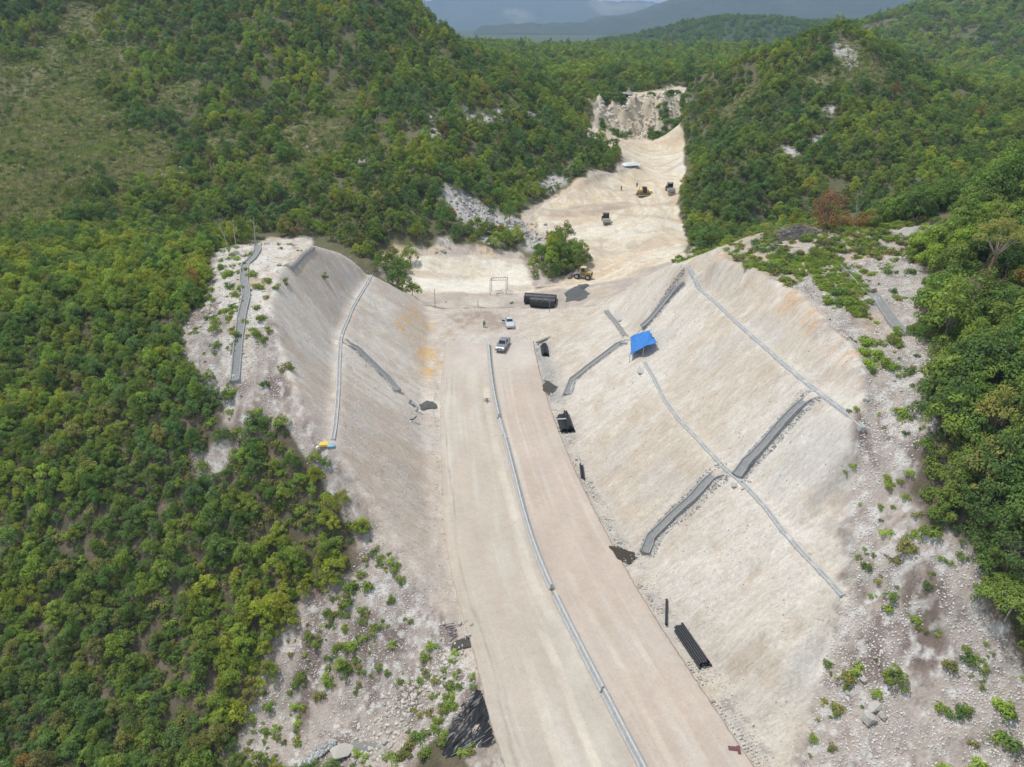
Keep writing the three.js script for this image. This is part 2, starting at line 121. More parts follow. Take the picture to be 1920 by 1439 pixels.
const SPOTS = {
  truck: [[-1.82,-130.69]],
  car: [[-0.57,-141.3]],
  person: [[-5.9,-140.22]],
  farPerson: [[37.54,-247.73],[43.52,-251.76]],
  fencePost: [[-17.41,-151.34],[-7.89,-154.36],[8.3,-148.03]],
  loader: [[18.46,-174.73]],
  roller: [[27.9,-210.11],[52.43,-239.44]],
  dozer: [[43.76,-240.46]],
  whiteSheet: [[44.37,-275.57]],
  hut: [[54.37,-362.55]],
  redPlate: [[21.35,-44.87]],
  brickPile: [[-7.03,-59.86]],
  rubbish: [[-16.4,-105.72],[-16.47,-100.76]],
  rebar: [[-3.76,-110.42]],
  bundle: [[-24.85,-80.11]],
  slabStone: [[-18.03,-49.04]],
  whiteHeap: [[64.63,-116.56]],
  brushHeap: [[47.09,-119.06]],
  deadTree: [[52.79,-119.17]],
  deadShrub: [[60.32,-121.97]],
  paleSnag: [[99.38,-207.37]],
  gumTree: [[60.37,-86.42]],
  featherTree: [[43.59,-47.56]],
  loneBush: [[-34.92,-127.26]],
  noseTree: [[-25.21,-169.89]],
  snags: [[-69.81,-163.44],[-67.47,-160.93],[-70.35,-176.1]],
  board: [[20.81,-130.42]],
  greyPatch: [[21.16,-104.33]],
  blackBits: [[-29.75,-94.41]],
  grassPatch: [[-162.14,-258.92,22],[-145.01,-240.53,18],[-142.66,-213.7,18],[-129.29,-230.7,14],[-146.66,-280.85,10],[-116.65,-227.17,12],[-106.48,-216.86,8],[-66.22,-251.52,12],[-62.19,-240.44,10],[-117.24,-265.77,8],[-67.87,-220.5,8],[-127.16,-197.45,14],[-128.25,-183.8,14],[131.17,-299.38,8],[137.69,-293.76,6],[115.93,-287.73,8],[88.22,-299.95,8],[-164.67,-302.33,9],[-61.68,-276.13,7],[-93.2,-240.98,7],[-151.75,-262.77,10],[-158.34,-235,14]],
  rockPatch: [[-106.48,-216.86,4],[-65.03,-245.81,4],[-101.49,-220.55,2.4],[-125.59,-245.54,2.4],[-29.11,-266.07,2.4],[-27.03,-252.46,2.4],[-24.44,-241.99,2],[-15.54,-275.45,4],[-10.85,-279.58,3.2],[-4.03,-285.36,3.2],[6.24,-294.26,3.2],[10.44,-295,3.2],[-15.98,-214.98,5.5],[-11.87,-212.05,7],[-7.08,-210.1,7],[-2.36,-209.3,6.5],[2.33,-206.16,5.5],[6.12,-201.73,4.5],[-19.01,-190.94,2.4],[-5.96,-195.98,2.4],[14.56,-247.88,4],[12.54,-243.26,3.2],[91.43,-243.51,3.1],[104.49,-251.38,3.1],[99.95,-248.41,2.5],[113.26,-269.69,2.5],[131.07,-306.09,3.1],[127.76,-308.79,2.5],[131.42,-300.24,3.1],[112.6,-283.01,2.5],[-47.23,-232.84,3.2],[-145.54,-238.22,2.4],[-152.18,-229.22,3.2],[5.99,-196.08,3.2]],
  moundTrees: [[5.67,-182.58,1],[7.87,-185.62,1.2],[10.09,-187.82,1.3],[12.32,-189.52,1.2],[14.51,-189.92,1.3],[16.39,-185.74,1.3],[18.44,-184.19,1.1],[19.1,-181.4,1],[16.1,-180.92,1.3],[13.31,-180.94,1.4],[10.48,-179.96,1.2],[8.37,-178.95,1],[13.84,-177.56,1.1],[11.02,-176.09,1],[5.98,-177.78,0.9],[17.37,-178.74,1.1],[12.48,-184.37,1.4]],
  boulders: [[-13.53,-49.76,0.7],[-13.95,-49.42,0.5],[-15.08,-48.58,0.6],[-14.31,-48.04,0.5],[-15.7,-48.16,0.6],[-13.62,-48.75,0.55],[-12.59,-49.17,0.45],[-14.85,-49.31,0.4],[-16.5,-48.16,0.5],[-12.95,-47.68,0.5],[-12.03,-48.01,0.4],[-6.87,-57.07,0.7],[-6.64,-56.34,0.8],[-4.94,-58.62,0.6],[-6.03,-60.52,0.45],[-5.36,-60.76,0.35],[-7.87,-60.48,0.4],[-8.15,-59,0.35],[-4.66,-60.18,0.35],[56.71,-115.36,0.9],[52.67,-114.92,0.6],[27.21,-71.64,0.7],[27.91,-70.78,0.4],[28.89,-71.63,0.35],[-39.39,-90.12,0.6],[-44.21,-90.16,0.7],[-46.28,-103.2,0.6],[-45.95,-101.18,0.5],[-47.96,-105.08,0.6],[-45.9,-105.17,0.5],[37.61,-55.2,1.1],[33.25,-44.53,1],[32.64,-43.92,1.2],[33.68,-43.79,0.7],[39.56,-69.83,0.5],[43.03,-71.58,0.5],[43.04,-69.61,0.4],[33.08,-46.89,0.5],[31.64,-46.41,0.45],[11.71,-85.83,0.45],[11.68,-87.08,0.4],[11.65,-83.67,0.35],[12.17,-84.22,0.3],[20.62,-50.18,0.35],[-50.79,-126.71,1.4],[-48.92,-125.6,1],[-50.97,-123.91,0.9],[-48.25,-128.02,0.6],[-25.06,-61.32,0.4],[41.87,-64.62,0.4],[42.29,-63.71,0.35],[47.82,-76.22,0.5],[51.35,-80.94,0.6],[50.63,-76.03,0.5],[-47.96,-103.07,0.5],[9.91,-92.75,0.35]],
  weeds: [[-23.51,-70.53,1.2],[-31.85,-91.08,1.2],[-35.95,-97.24,0.9],[-37.89,-100.11,1.2],[-43.28,-112.92,1.3],[-41.45,-109.59,1.2],[-40.33,-111.68,1.2],[-47.87,-125.38,0.9],[-38.09,-109.88,1.1],[-45.85,-109.79,1.2],[-47.67,-113.89,1.3],[-44.07,-106.98,1.1],[-36.79,-95.79,1.1],[-37.77,-96.66,1.2],[-50.22,-118.41,1.3],[-37.94,-113.71,1],[-39.48,-127.77,0.5],[44.42,-96.38,1.6],[44.52,-91.98,1.8],[44.51,-88.38,1.7],[45.19,-86.66,1.5],[42.7,-89.95,1.5],[46.48,-91.52,1.4],[42.93,-102.76,1.3],[40.31,-100.68,1.1],[40.06,-97.79,1],[37.08,-108.29,1.2],[39.62,-108.43,1.3],[43.62,-79.67,1.4],[43.18,-77.14,1.2],[43.34,-74.65,1.3],[42.03,-77.35,1.2],[43.9,-73.23,1.1],[41.61,-74.05,1.3],[42.13,-66.96,1.2],[42.36,-66.15,1.1],[38.39,-69.33,0.7],[37.05,-64.53,0.7],[38.78,-54.74,1.6],[40.96,-54.75,1.6],[35.5,-55.57,0.6],[38.13,-49.55,0.8],[39.58,-45.7,1.1],[35.13,-46.51,0.8],[39.46,-42.56,1.1],[38.18,-43.19,1],[42.73,-42.29,1.5],[42.35,-40.02,1.6],[41.68,-45.69,0.9],[39.52,-51.42,0.8],[-17.23,-69.08,0.9],[-16.37,-68.5,0.9],[-14.35,-66.94,0.9],[-13.58,-65.94,0.9],[-14.26,-63.48,0.9],[-11.81,-61.24,0.6],[-16.07,-60.21,0.8],[-15.19,-60.67,0.7],[-17.35,-64.92,1.2],[-19.31,-65.03,1.4],[-19.7,-63.33,1.3],[-18.37,-58.8,1.2],[-18.98,-56.79,1.2],[-21.07,-56.45,1.1],[-21.42,-55,1.1],[-20.26,-58.96,1],[-17.67,-62.61,1],[-21.44,-62.29,1],[-22.87,-59.66,1],[-24.16,-56.65,1],[-7.29,-50.71,0.9],[-6.48,-51.28,1],[-8.11,-50.15,0.9],[-9.42,-48.93,1.2],[-10.98,-47.76,1.3],[-10.53,-48.7,1.1],[-8.67,-47.11,1.1],[-12.04,-47.22,1.2],[-7.05,-47.64,1.1],[-5.88,-46.72,0.9],[-4.73,-45.56,0.9],[-10.3,-51.84,0.6],[-3.93,-45.56,0.7],[0,-163.77,0.7],[-16.18,-164.06,0.4],[6.08,-162.94,0.5]]
};
const WAYS = {
  drainTopL: [[-64.53,-183.22],[-47.21,-128.49],[-45.87,-118.11],[-43.87,-111.09],[-42.13,-106.79],[-40.35,-97.54],[-39.48,-92.06],[-39,-89.12]],
  drainRidgeL: [[-37.63,-131.77],[-38.14,-125.42],[-38.23,-118.64]],
  chuteL: [[-28.68,-112.4],[-26.75,-112.19],[-23.88,-110.51],[-21.22,-108.96],[-19.29,-106.91]],
  chuteR1: [[20.95,-116.5],[19.57,-117.83],[17.35,-117.01],[13.52,-115.97],[10.91,-114.96],[9.67,-111.67]],
  chuteR2: [[30.2,-120.18],[28.09,-120],[25.64,-119.16],[23.24,-118.32]],
  chuteR3: [[26.55,-74.24],[25.21,-74.49],[22.99,-73.69],[20.52,-73.47],[17.93,-72.74],[16.97,-71.21]],
  chuteR4: [[35.92,-74.29],[34.69,-74.52],[32.91,-74.43],[30.75,-74.12],[28.81,-73.74],[27.61,-72.81]],
  chuteTopR: [[50.49,-104.36],[49.86,-96.06],[49.09,-87.8],[48.36,-79.82]],
  tarp: [[21.2,-117.53],[24.12,-114.95],[24.17,-108.37],[19.91,-109.09]],
  tarpPole: [[21.27,-108.97],[21.98,-100.68]],
  beam: [[4.97,-131.96],[7.9,-134.68]],
  pipeStackA: [[6.44,-130.93],[6.62,-127.3]],
  pipeStackB: [[8.14,-104.82],[8.56,-100.1]],
  pipeStackC: [[9.07,-105.11],[9.64,-100.4]],
  pipeSingleA: [[10.46,-91.42],[10.38,-87.61]],
  pipeSingleB: [[18.46,-63.75],[17.63,-59.76]],
  pipeStackD: [[19.24,-59.24],[20.69,-54.84]],
  culvertA: [[3.11,-162.66],[9.73,-161.26]],
  culvertB: [[4.48,-160.45],[8.89,-159.41]],
  gravel: [[12.4,-163.35],[14.21,-166.9],[16.83,-171.27],[19.3,-170.49],[19.57,-167.92],[17.5,-164.21],[18.47,-159.78],[17.44,-156.89],[14.43,-157.76],[12.38,-158.86],[13.03,-161.15]],
  ditchPile: [[5.83,-117.73],[6.91,-117.48],[8.45,-115.01],[8.08,-113.5],[6.47,-111.95],[5.39,-113.77]],
  wetPile: [[12.61,-73.56],[13.99,-73.43],[15.93,-72.33],[16.44,-71.12],[14.89,-69.9],[13.62,-70.6],[13.08,-71.76]],
  asphaltFan: [[-16.05,-107.99],[-15,-110.04],[-13.05,-109.08],[-12.83,-107.68],[-14.63,-106.5],[-15.82,-106.01]],
  mudFan: [[-7.38,-58.4],[-6.36,-58.71],[-4.82,-58.55],[-4.36,-57.76],[-4.51,-57.21],[-5.5,-57.53],[-6.9,-57.51],[-7.52,-57.73]],
  blackSheet: [[-3.84,-52.31],[-3.06,-51.4],[-2.59,-48.95],[-1.83,-46.09],[-3.04,-45.79],[-3.96,-46.2],[-5.27,-45.74],[-6.8,-45.99],[-7.24,-46.65],[-6.81,-48.1],[-5.64,-49.88],[-5.14,-50.83]],
  gabion: [[-19.37,-50.72],[-18.61,-50.37],[-21.29,-48.23],[-22.68,-48.32]],
  grout: [[-17.85,-49.66],[-16.64,-50.38],[-14.76,-50.25],[-13.8,-49.6],[-15.15,-48.99],[-16.28,-48.24],[-17.08,-48.59]],
  frameLegs: [[-5.47,-168.72],[-1.47,-168.84],[-1.08,-171.01],[-5.12,-170.49]],
  whiteLine: [[42.94,-116.99],[46.76,-112.9]],
  plank: [[19.64,-138.59],[20.36,-127.27],[20.72,-120.03]]
};
const ROADS = {
  leftEdge: [[-13.53,-133.58,3.68],[-13.37,-124.89,3.24],[-13.04,-116.65,2.83],[-12.51,-108.98,2.45],[-11.85,-101.7,2.08],[-11.15,-94.67,1.73],[-10.45,-88,1.41],[-9.75,-81.83,1.11],[-9.01,-76.22,0.86],[-8.15,-71.12,0.65],[-7.12,-66.46,0.46],[-5.95,-62.19,0.3],[-4.8,-58.27,0.16],[-3.82,-54.72,0.04],[-3.06,-51.56,-0.05],[-2.39,-48.77,-0.14],[-1.66,-46.18,-0.21],[-0.79,-43.49,-0.29],[0.24,-40.49,-0.37],[1.38,-37.18,-0.46]],
  barrier: [[-4.75,-131.64,3.58],[-4.14,-122.27,3.11],[-3.36,-113.5,2.67],[-2.4,-105.82,2.29],[-1.37,-99.23,1.96],[-0.4,-93.22,1.66],[0.48,-87.44,1.38],[1.32,-81.91,1.11],[2.17,-76.81,0.88],[3.07,-72.3,0.69],[4.05,-68.27,0.53],[5.15,-64.45,0.38],[6.35,-60.61,0.24],[7.57,-56.83,0.11],[8.73,-53.27,0],[9.85,-49.92,-0.1],[10.94,-46.64,-0.2],[12.04,-43.37,-0.29],[13.13,-40.06,-0.38],[14.21,-36.74,-0.47]],
  rightEdge: [[4.37,-133.58,3.68],[4.75,-127.14,3.36],[5.32,-119.99,3],[6.17,-112.01,2.6],[7.25,-103.71,2.19],[8.52,-95.62,1.78],[9.97,-87.97,1.41],[11.53,-80.84,1.07],[13.08,-74.34,0.78],[14.54,-68.59,0.55],[15.95,-63.62,0.35],[17.32,-59.26,0.2],[18.62,-55.3,0.06],[19.89,-51.48,-0.05],[21.21,-47.63,-0.17],[22.51,-43.79,-0.28],[23.69,-40.14,-0.38],[24.75,-36.74,-0.47]],
  toeR: [[7.59,-132.36,3.62],[8.02,-123.91,3.2],[8.5,-116.07,2.8],[9.24,-110.78,2.54],[10.24,-102.69,2.13],[11.03,-94.3,1.71],[12.05,-86.88,1.34],[13.69,-80.84,1.04],[14.88,-75.85,0.83],[16.71,-70.78,0.63],[17.43,-67.06,0.48],[18.62,-64.01,0.36],[19.62,-61.14,0.25],[20.7,-58.8,0.16],[21.87,-54.99,0.05],[23.6,-49.53,-0.11],[24.75,-45.43,-0.24],[25.94,-41.46,-0.36],[26.93,-37.63,-0.45]],
  berm1: [[19.73,-136.75,8.5],[20.21,-126.23,10],[20.66,-117.77,11],[21.21,-112.21,11.5],[21.53,-106.82,11.5],[22.06,-100.31,11.6],[22.34,-93.71,11.7],[23.08,-87.61,11.8],[24.46,-82.09,11.9],[25.49,-77.57,12],[26.33,-74.27,12],[27.34,-72.32,11.9],[28.12,-70.02,11.8],[29.06,-66.84,11.6],[29.68,-63.09,11.5],[30.74,-59.32,11.3],[31.87,-56.22,11],[32.72,-53.91,10.8]],
  berm2: [[29.85,-130.51,21],[30.58,-124.44,21.2],[31.32,-117.12,21.4],[32.45,-107.21,21.7],[32.99,-98.55,22],[33.72,-91.86,22.3],[34.41,-84.98,22.6],[35.08,-79.05,22.8],[35.81,-74.12,23],[36.69,-70.12,23],[37.71,-66.67,23]],
  bermL: [[-30.12,-148.35,13],[-29.89,-140.77,13.2],[-30.1,-127.81,13.2],[-29.57,-116.48,13.2],[-29.1,-112,13.1],[-27.51,-103.65,13],[-26.02,-96.27,12.9],[-24.83,-89.9,12.7],[-23.91,-84.18,12.5],[-23.51,-81,12.4]]
};
// ---------- numbers and noise ----------
function rng(seed) { let s = seed | 0; return () => { s = (s + 0x6d2b79f5) | 0; let t = Math.imul(s ^ (s >>> 15), 1 | s); t = (t + Math.imul(t ^ (t >>> 7), 61 | t)) ^ t; return ((t ^ (t >>> 14)) >>> 0) / 4294967296; }; }
const clamp = (v, a, b) => (v < a ? a : v > b ? b : v), mix = (a, b, t) => a + (b - a) * t;
const smooth = (a, b, v) => { const t = clamp((v - a) / (b - a), 0, 1); return t * t * (3 - 2 * t); };
const PERM = (() => { const r = rng(77), p = new Uint8Array(512); for (let i = 0; i < 256; i++) p[i] = i; for (let i = 255; i > 0; i--) { const j = (r() * (i + 1)) | 0, t = p[i]; p[i] = p[j]; p[j] = t; } for (let i = 0; i < 256; i++) p[256 + i] = p[i]; return p; })();
function vnoise(x, y) {   // smooth value noise, -1 to 1
  const ix = Math.floor(x), iy = Math.floor(y), fx = x - ix, fy = y - iy, u = fx * fx * (3 - 2 * fx), v = fy * fy * (3 - 2 * fy);
  const a = PERM[(PERM[ix & 255] + iy) & 255], b = PERM[(PERM[(ix + 1) & 255] + iy) & 255], c = PERM[(PERM[ix & 255] + iy + 1) & 255], d = PERM[(PERM[(ix + 1) & 255] + iy + 1) & 255];
  return (mix(mix(a, b, u), mix(c, d, u), v) / 127.5) - 1;
}
function fbm(x, y, n = 4) { let s = 0, a = 0.5; for (let i = 0; i < n; i++) { s += a * vnoise(x, y); x = x * 2.03 + 17.1; y = y * 2.03 - 9.7; a *= 0.5; } return s; }
// ---------- the ground: a triangulated survey of break lines and spot heights ----------
function inPoly(p, x, z) { let c = false; for (let i = 0, j = p.length - 1; i < p.length; j = i++) { const a = p[i], b = p[j]; if ((a[1] > z) !== (b[1] > z) && x < ((b[0] - a[0]) * (z - a[1])) / (b[1] - a[1]) + a[0]) c = !c; } return c; }
function resample(line, step) {
  const out = [];
  for (let i = 0; i + 1 < line.length; i++) {
    const a = line[i], b = line[i + 1], n = Math.max(1, Math.round(Math.hypot(b[0] - a[0], b[1] - a[1]) / step));
    for (let k = 0; k < n; k++) out.push(a.map((v, c) => mix(v, b[c], k / n)));
  }
  out.push(line[line.length - 1].slice());
  return out;
}
function offsetLine(line, d) {   // sideways by d metres: positive is to the right of the walking direction seen from above
  return line.map((p, i) => { const a = line[Math.max(0, i - 1)], b = line[Math.min(line.length - 1, i + 1)], l = Math.hypot(b[0] - a[0], b[1] - a[1]) || 1; return [p[0] - ((b[1] - a[1]) / l) * d, p[1] + ((b[0] - a[0]) / l) * d, ...p.slice(2)]; });
}
function delaunay(P) {
  const n = P.length, big = 1e5, X = P.map((p) => p[0]).concat([-big, 0, big]), Y = P.map((p) => p[1]).concat([-big, big, -big]);
  const circ = (a, b, c) => { const ax = X[a], ay = Y[a], bx = X[b] - ax, by = Y[b] - ay, cx = X[c] - ax, cy = Y[c] - ay, d = 2 * (bx * cy - by * cx), b2 = bx * bx + by * by, c2 = cx * cx + cy * cy, ux = (cy * b2 - by * c2) / d, uy = (bx * c2 - cx * b2) / d; return [a, b, c, ax + ux, ay + uy, ux * ux + uy * uy]; };
  let open = [circ(n, n + 1, n + 2)], done = [];
  const order = [...Array(n).keys()].sort((i, j) => X[i] - X[j]);
  for (const i of order) {
    const edges = new Map(), keep = [];
    for (const t of open) {
      const dx = X[i] - t[3], dy = Y[i] - t[4];
      if (dx > 0 && dx * dx > t[5]) { done.push(t); continue; }
      if (dx * dx + dy * dy > t[5]) { keep.push(t); continue; }
      for (const [a, b] of [[t[0], t[1]], [t[1], t[2]], [t[2], t[0]]]) { const k = a < b ? a * 1e5 + b : b * 1e5 + a; edges.has(k) ? edges.set(k, null) : edges.set(k, [a, b]); }
    }
    for (const e of edges.values()) if (e) keep.push(circ(e[0], e[1], i));
    open = keep;
  }
  return done.concat(open).filter((t) => t[0] < n && t[1] < n && t[2] < n);
}
function makeGround(survey, zones, road) {
  const r = rng(5), P = [];
  const add = (p) => P.push([p[0] + (r() - 0.5) * 0.02, p[1] + (r() - 0.5) * 0.02, p[2]]);
  for (const l of survey.lines) resample(l.p, l.step || 3).forEach(add);
  survey.points.forEach(add);
  const tris = delaunay(P);
  const raster = (x0, z0, nx, nz, s) => {
    const g = new Float32Array(nx * nz).fill(NaN);
    for (const t of tris) {
      const a = P[t[0]], b = P[t[1]], c = P[t[2]], d = (b[0] - a[0]) * (c[1] - a[1]) - (b[1] - a[1]) * (c[0] - a[0]);
      if (Math.abs(d) < 1e-9) continue;
      const i0 = Math.max(0, Math.ceil((Math.min(a[0], b[0], c[0]) - x0) / s)), i1 = Math.min(nx - 1, Math.floor((Math.max(a[0], b[0], c[0]) - x0) / s));
      const j0 = Math.max(0, Math.ceil((Math.min(a[1], b[1], c[1]) - z0) / s)), j1 = Math.min(nz - 1, Math.floor((Math.max(a[1], b[1], c[1]) - z0) / s));
      for (let j = j0; j <= j1; j++) for (let i = i0; i <= i1; i++) {
        const px = x0 + i * s - a[0], pz = z0 + j * s - a[1], u = (px * (c[1] - a[1]) - pz * (c[0] - a[0])) / d, v = ((b[0] - a[0]) * pz - (b[1] - a[1]) * px) / d;
        if (u >= -1e-6 && v >= -1e-6 && u + v <= 1 + 1e-6) g[j * nx + i] = a[2] + u * (b[2] - a[2]) + v * (c[2] - a[2]);
      }
    }
    for (let k = 0; k < g.length; k++) if (!(g[k] > -500)) g[k] = 20;
    return g;
  };
  const blur = (g, nx, nz, rad, times) => {
    let a = g.slice(), b = new Float32Array(g.length);
    for (let t = 0; t < times; t++) for (const dir of [0, 1]) {
      const L = dir ? nz : nx, M = dir ? nx : nz, sl = dir ? nx : 1, sm = dir ? 1 : nx;
      for (let m = 0; m < M; m++) { let s = 0; const o = m * sm; for (let k = -rad; k <= rad; k++) s += a[o + clamp(k, 0, L - 1) * sl]; for (let l = 0; l < L; l++) { b[o + l * sl] = s / (2 * rad + 1); s += a[o + clamp(l + rad + 1, 0, L - 1) * sl] - a[o + clamp(l - rad, 0, L - 1) * sl]; } }
      [a, b] = [b, a];
    }
    return a;
  };
  const box = (x0, z0, x1, z1, s, rad) => { const nx = Math.round((x1 - x0) / s) + 1, nz = Math.round((z1 - z0) / s) + 1; return { x0, z0, nx, nz, s, g: raster(x0, z0, nx, nz, s), rad }; };
  const A = box(-150, -380, 150, -10, 0.5), B = box(-900, -1300, 1000, 10, 5);
  const soft = blur(A.g, A.nx, A.nz, 7, 2), hard = blur(A.g, A.nx, A.nz, 1, 1);
  const m = new Float32Array(A.g.length);
  for (let j = 0; j < A.nz; j++) for (let i = 0; i < A.nx; i++) m[j * A.nx + i] = inPoly(zones.engineered, A.x0 + i * A.s, A.z0 + j * A.s) ? 1 : 0;
  const mm = blur(m, A.nx, A.nz, 4, 2);
  for (let k = 0; k < A.g.length; k++) A.g[k] = mix(soft[k], hard[k], smooth(0.05, 0.7, mm[k]));
  A.m = mm;
  B.g = blur(B.g, B.nx, B.nz, 1, 2);
  const at = (G, g, x, z) => { const fx = clamp((x - G.x0) / G.s, 0, G.nx - 1.001), fz = clamp((z - G.z0) / G.s, 0, G.nz - 1.001), i = fx | 0, j = fz | 0, u = fx - i, v = fz - j, o = j * G.nx + i; return mix(mix(g[o], g[o + 1], u), mix(g[o + G.nx], g[o + G.nx + 1], u), v); };
  const engineered = (x, z) => (x > A.x0 && x < -A.x0 && z > A.z0 && z < -10 ? at(A, A.m, x, z) : 0);
  const base = (x, z) => {
    const w = smooth(0, 25, Math.min(x - A.x0, 150 - x, z - A.z0, -10 - z));
    return w >= 1 ? at(A, A.g, x, z) : w <= 0 ? at(B, B.g, x, z) : mix(at(B, B.g, x, z), at(A, A.g, x, z), w);
  };
  return { base, engineered, count: P.length, tris: tris.length };
}
// ---------- helpers for naming and building ----------
const taken = new Map();
function numbered(name) { const n = taken.get(name) || 0; taken.set(name, n + 1); return n ? `${name}_${String(n).padStart(3, '0')}` : name; }
function tag(o, label, category, group, kind) { if (label) o.userData.label = label; if (category) o.userData.category = category; if (group) o.userData.group = group; if (kind) o.userData.kind = kind; return o; }
function shadows(o) { o.traverse((c) => { if (c.isMesh) { c.castShadow = true; c.receiveShadow = true; } }); return o; }
function thing(name, label, category, [x, y, z], turn = 0, group) { const o = new THREE.Group(); o.name = numbered(name); o.position.set(x, y, z); o.rotation.y = turn; tag(o, label, category, group); scene.add(o); return o; }
function part(parent, name, geo, mat, label) { const m = new THREE.Mesh(Array.isArray(geo) ? join(geo) : geo, mat); m.name = name; m.castShadow = m.receiveShadow = true; if (label) m.userData.label = label; parent.add(m); return m; }
function single(name, geo, mat, label, category, group, kind) { const m = new THREE.Mesh(Array.isArray(geo) ? join(geo) : geo, mat); m.name = numbered(name); m.castShadow = m.receiveShadow = true; tag(m, label, category, group, kind); scene.add(m); return m; }
function join(list) { return mergeGeometries(list.map((g) => { const q = g.index ? g.toNonIndexed() : g.clone(); for (const k of Object.keys(q.attributes)) if (!['position', 'normal', 'uv'].includes(k)) q.deleteAttribute(k); if (!q.attributes.uv) q.setAttribute('uv', new THREE.BufferAttribute(new Float32Array(q.attributes.position.count * 2), 2)); return q; })); }
const put = (g, x, y, z, rx = 0, ry = 0, rz = 0) => { g.applyMatrix4(new THREE.Matrix4().compose(new THREE.Vector3(x, y, z), new THREE.Quaternion().setFromEuler(new THREE.Euler(rx, ry, rz)), new THREE.Vector3(1, 1, 1))); return g; };
const box = (w, h, d, x = 0, y = 0, z = 0, rx = 0, ry = 0, rz = 0) => put(new THREE.BoxGeometry(w, h, d), x, y, z, rx, ry, rz);
const rbox = (w, h, d, r, x = 0, y = 0, z = 0, rx = 0, ry = 0, rz = 0) => put(new RoundedBoxGeometry(w, h, d, 2, r), x, y, z, rx, ry, rz);
const cyl = (r0, r1, h, n, x = 0, y = 0, z = 0, rx = 0, ry = 0, rz = 0) => put(new THREE.CylinderGeometry(r0, r1, h, n), x, y, z, rx, ry, rz);
const hull = (pts) => new ConvexGeometry(pts.map((p) => new THREE.Vector3(...p)));
function rod(a, b, r0, r1 = r0, n = 8) { const A = new THREE.Vector3(...a), B = new THREE.Vector3(...b), d = B.clone().sub(A), g = new THREE.CylinderGeometry(r1, r0, d.length(), n); g.applyMatrix4(new THREE.Matrix4().compose(A.add(B).multiplyScalar(0.5), new THREE.Quaternion().setFromUnitVectors(new THREE.Vector3(0, 1, 0), d.normalize()), new THREE.Vector3(1, 1, 1))); return g; }
const rgb = (r, g, b) => new THREE.Color().setRGB(r, g, b);
const std = (c, rough = 0.9, extra = {}) => new THREE.MeshStandardMaterial({ color: rgb(...c), roughness: rough, ...extra });

// ---------- textures: what the ground and concrete are made of ----------
function tile(n, f, srgb) {   // grey tile from f(u, v), repeats without a seam
  const d = new Uint8Array(n * n * 4);
  for (let j = 0; j < n; j++) for (let i = 0; i < n; i++) { const v = f(i / n, j / n), o = (j * n + i) * 4, c = Array.isArray(v) ? v : [v, v, v]; for (let k = 0; k < 3; k++) d[o + k] = clamp(c[k], 0, 1) * 255; d[o + 3] = 255; }
  const t = new THREE.DataTexture(d, n, n); t.wrapS = t.wrapT = THREE.RepeatWrapping; t.magFilter = THREE.LinearFilter; t.minFilter = THREE.LinearMipmapLinearFilter; t.generateMipmaps = true; if (srgb) t.colorSpace = THREE.SRGBColorSpace; t.needsUpdate = true; return t;
}
function pnoise(u, v, n, seed) { const x = u * n, y = v * n, ix = Math.floor(x), iy = Math.floor(y), fx = x - ix, fy = y - iy, a = fx * fx * (3 - 2 * fx), b = fy * fy * (3 - 2 * fy), w = (i, j) => PERM[(PERM[((i % n) + n) % n & 255] + ((j % n) + n) % n + seed * 37) & 255] / 255; return mix(mix(w(ix, iy), w(ix + 1, iy), a), mix(w(ix, iy + 1), w(ix + 1, iy + 1), a), b); }
const grainField = (() => {   // stones pressed into marl: scattered pale and dark chips over fine grit
  const n = 1024, f = new Float32Array(n * n), r = rng(31);
  for (let j = 0; j < n; j++) for (let i = 0; i < n; i++) { const u = i / n, v = j / n; f[j * n + i] = 0.5 + 0.12 * (pnoise(u, v, 24, 1) - 0.5) + 0.24 * (pnoise(u, v, 60, 2) - 0.5) + 0.40 * (pnoise(u, v, 140, 3) - 0.5) + 0.34 * (pnoise(u, v, 256, 4) - 0.5); }
  for (let k = 0; k < 5200; k++) {
    const cx = r() * n, cy = r() * n, R = 1.6 + 6.5 * r() ** 4, s = (r() < 0.62 ? 1 : -1) * (0.10 + 0.22 * r()), ex = 0.7 + 0.6 * r();
    for (let y = -R | 0; y <= R; y++) for (let x = -R | 0; x <= R; x++) { const q = Math.hypot(x * ex, y) / R; if (q < 1) f[(((cy + y + n) | 0) % n) * n + (((cx + x + n) | 0) % n)] += s * (1 - q * q * 0.6); }
  }
  return f;
})();
const gAt = (u, v) => grainField[((v * 1024) | 0) * 1024 + ((u * 1024) | 0)];
const grainColor = tile(1024, (u, v) => { const g = 0.80 + 0.46 * (gAt(u, v) - 0.5); return [g, g * 0.995, g * 0.98]; }, false);
const grainBump = tile(1024, (u, v) => gAt(u, v), false);
const slopeField = (u, v) => 0.5 + 0.45 * (gAt(u, v) - 0.5) + 0.13 * (pnoise2(u, v, 14, 60, 11) - 0.5) + 0.16 * (pnoise2(u, v, 40, 170, 12) - 0.5) + 0.16 * (pnoise(u, v, 110, 13) - 0.5);   // scraped by a bucket down the slope
function pnoise2(u, v, a, b, seed) { const x = u * a, y = v * b, ix = Math.floor(x), iy = Math.floor(y), fx = x - ix, fy = y - iy, p = fx * fx * (3 - 2 * fx), q = fy * fy * (3 - 2 * fy), w = (i, j) => PERM[(PERM[(((i % a) + a) % a + seed * 7) & 255] + ((j % b) + b) % b + seed * 37) & 255] / 255; return mix(mix(w(ix, iy), w(ix + 1, iy), p), mix(w(ix, iy + 1), w(ix + 1, iy + 1), p), q); }
const slopeColor = tile(1024, (u, v) => { const g = 0.80 + 0.62 * (slopeField(u, v) - 0.5); return [g, g * 0.995, g * 0.985]; }, false), slopeBump = tile(1024, (u, v) => slopeField(u, v), false);
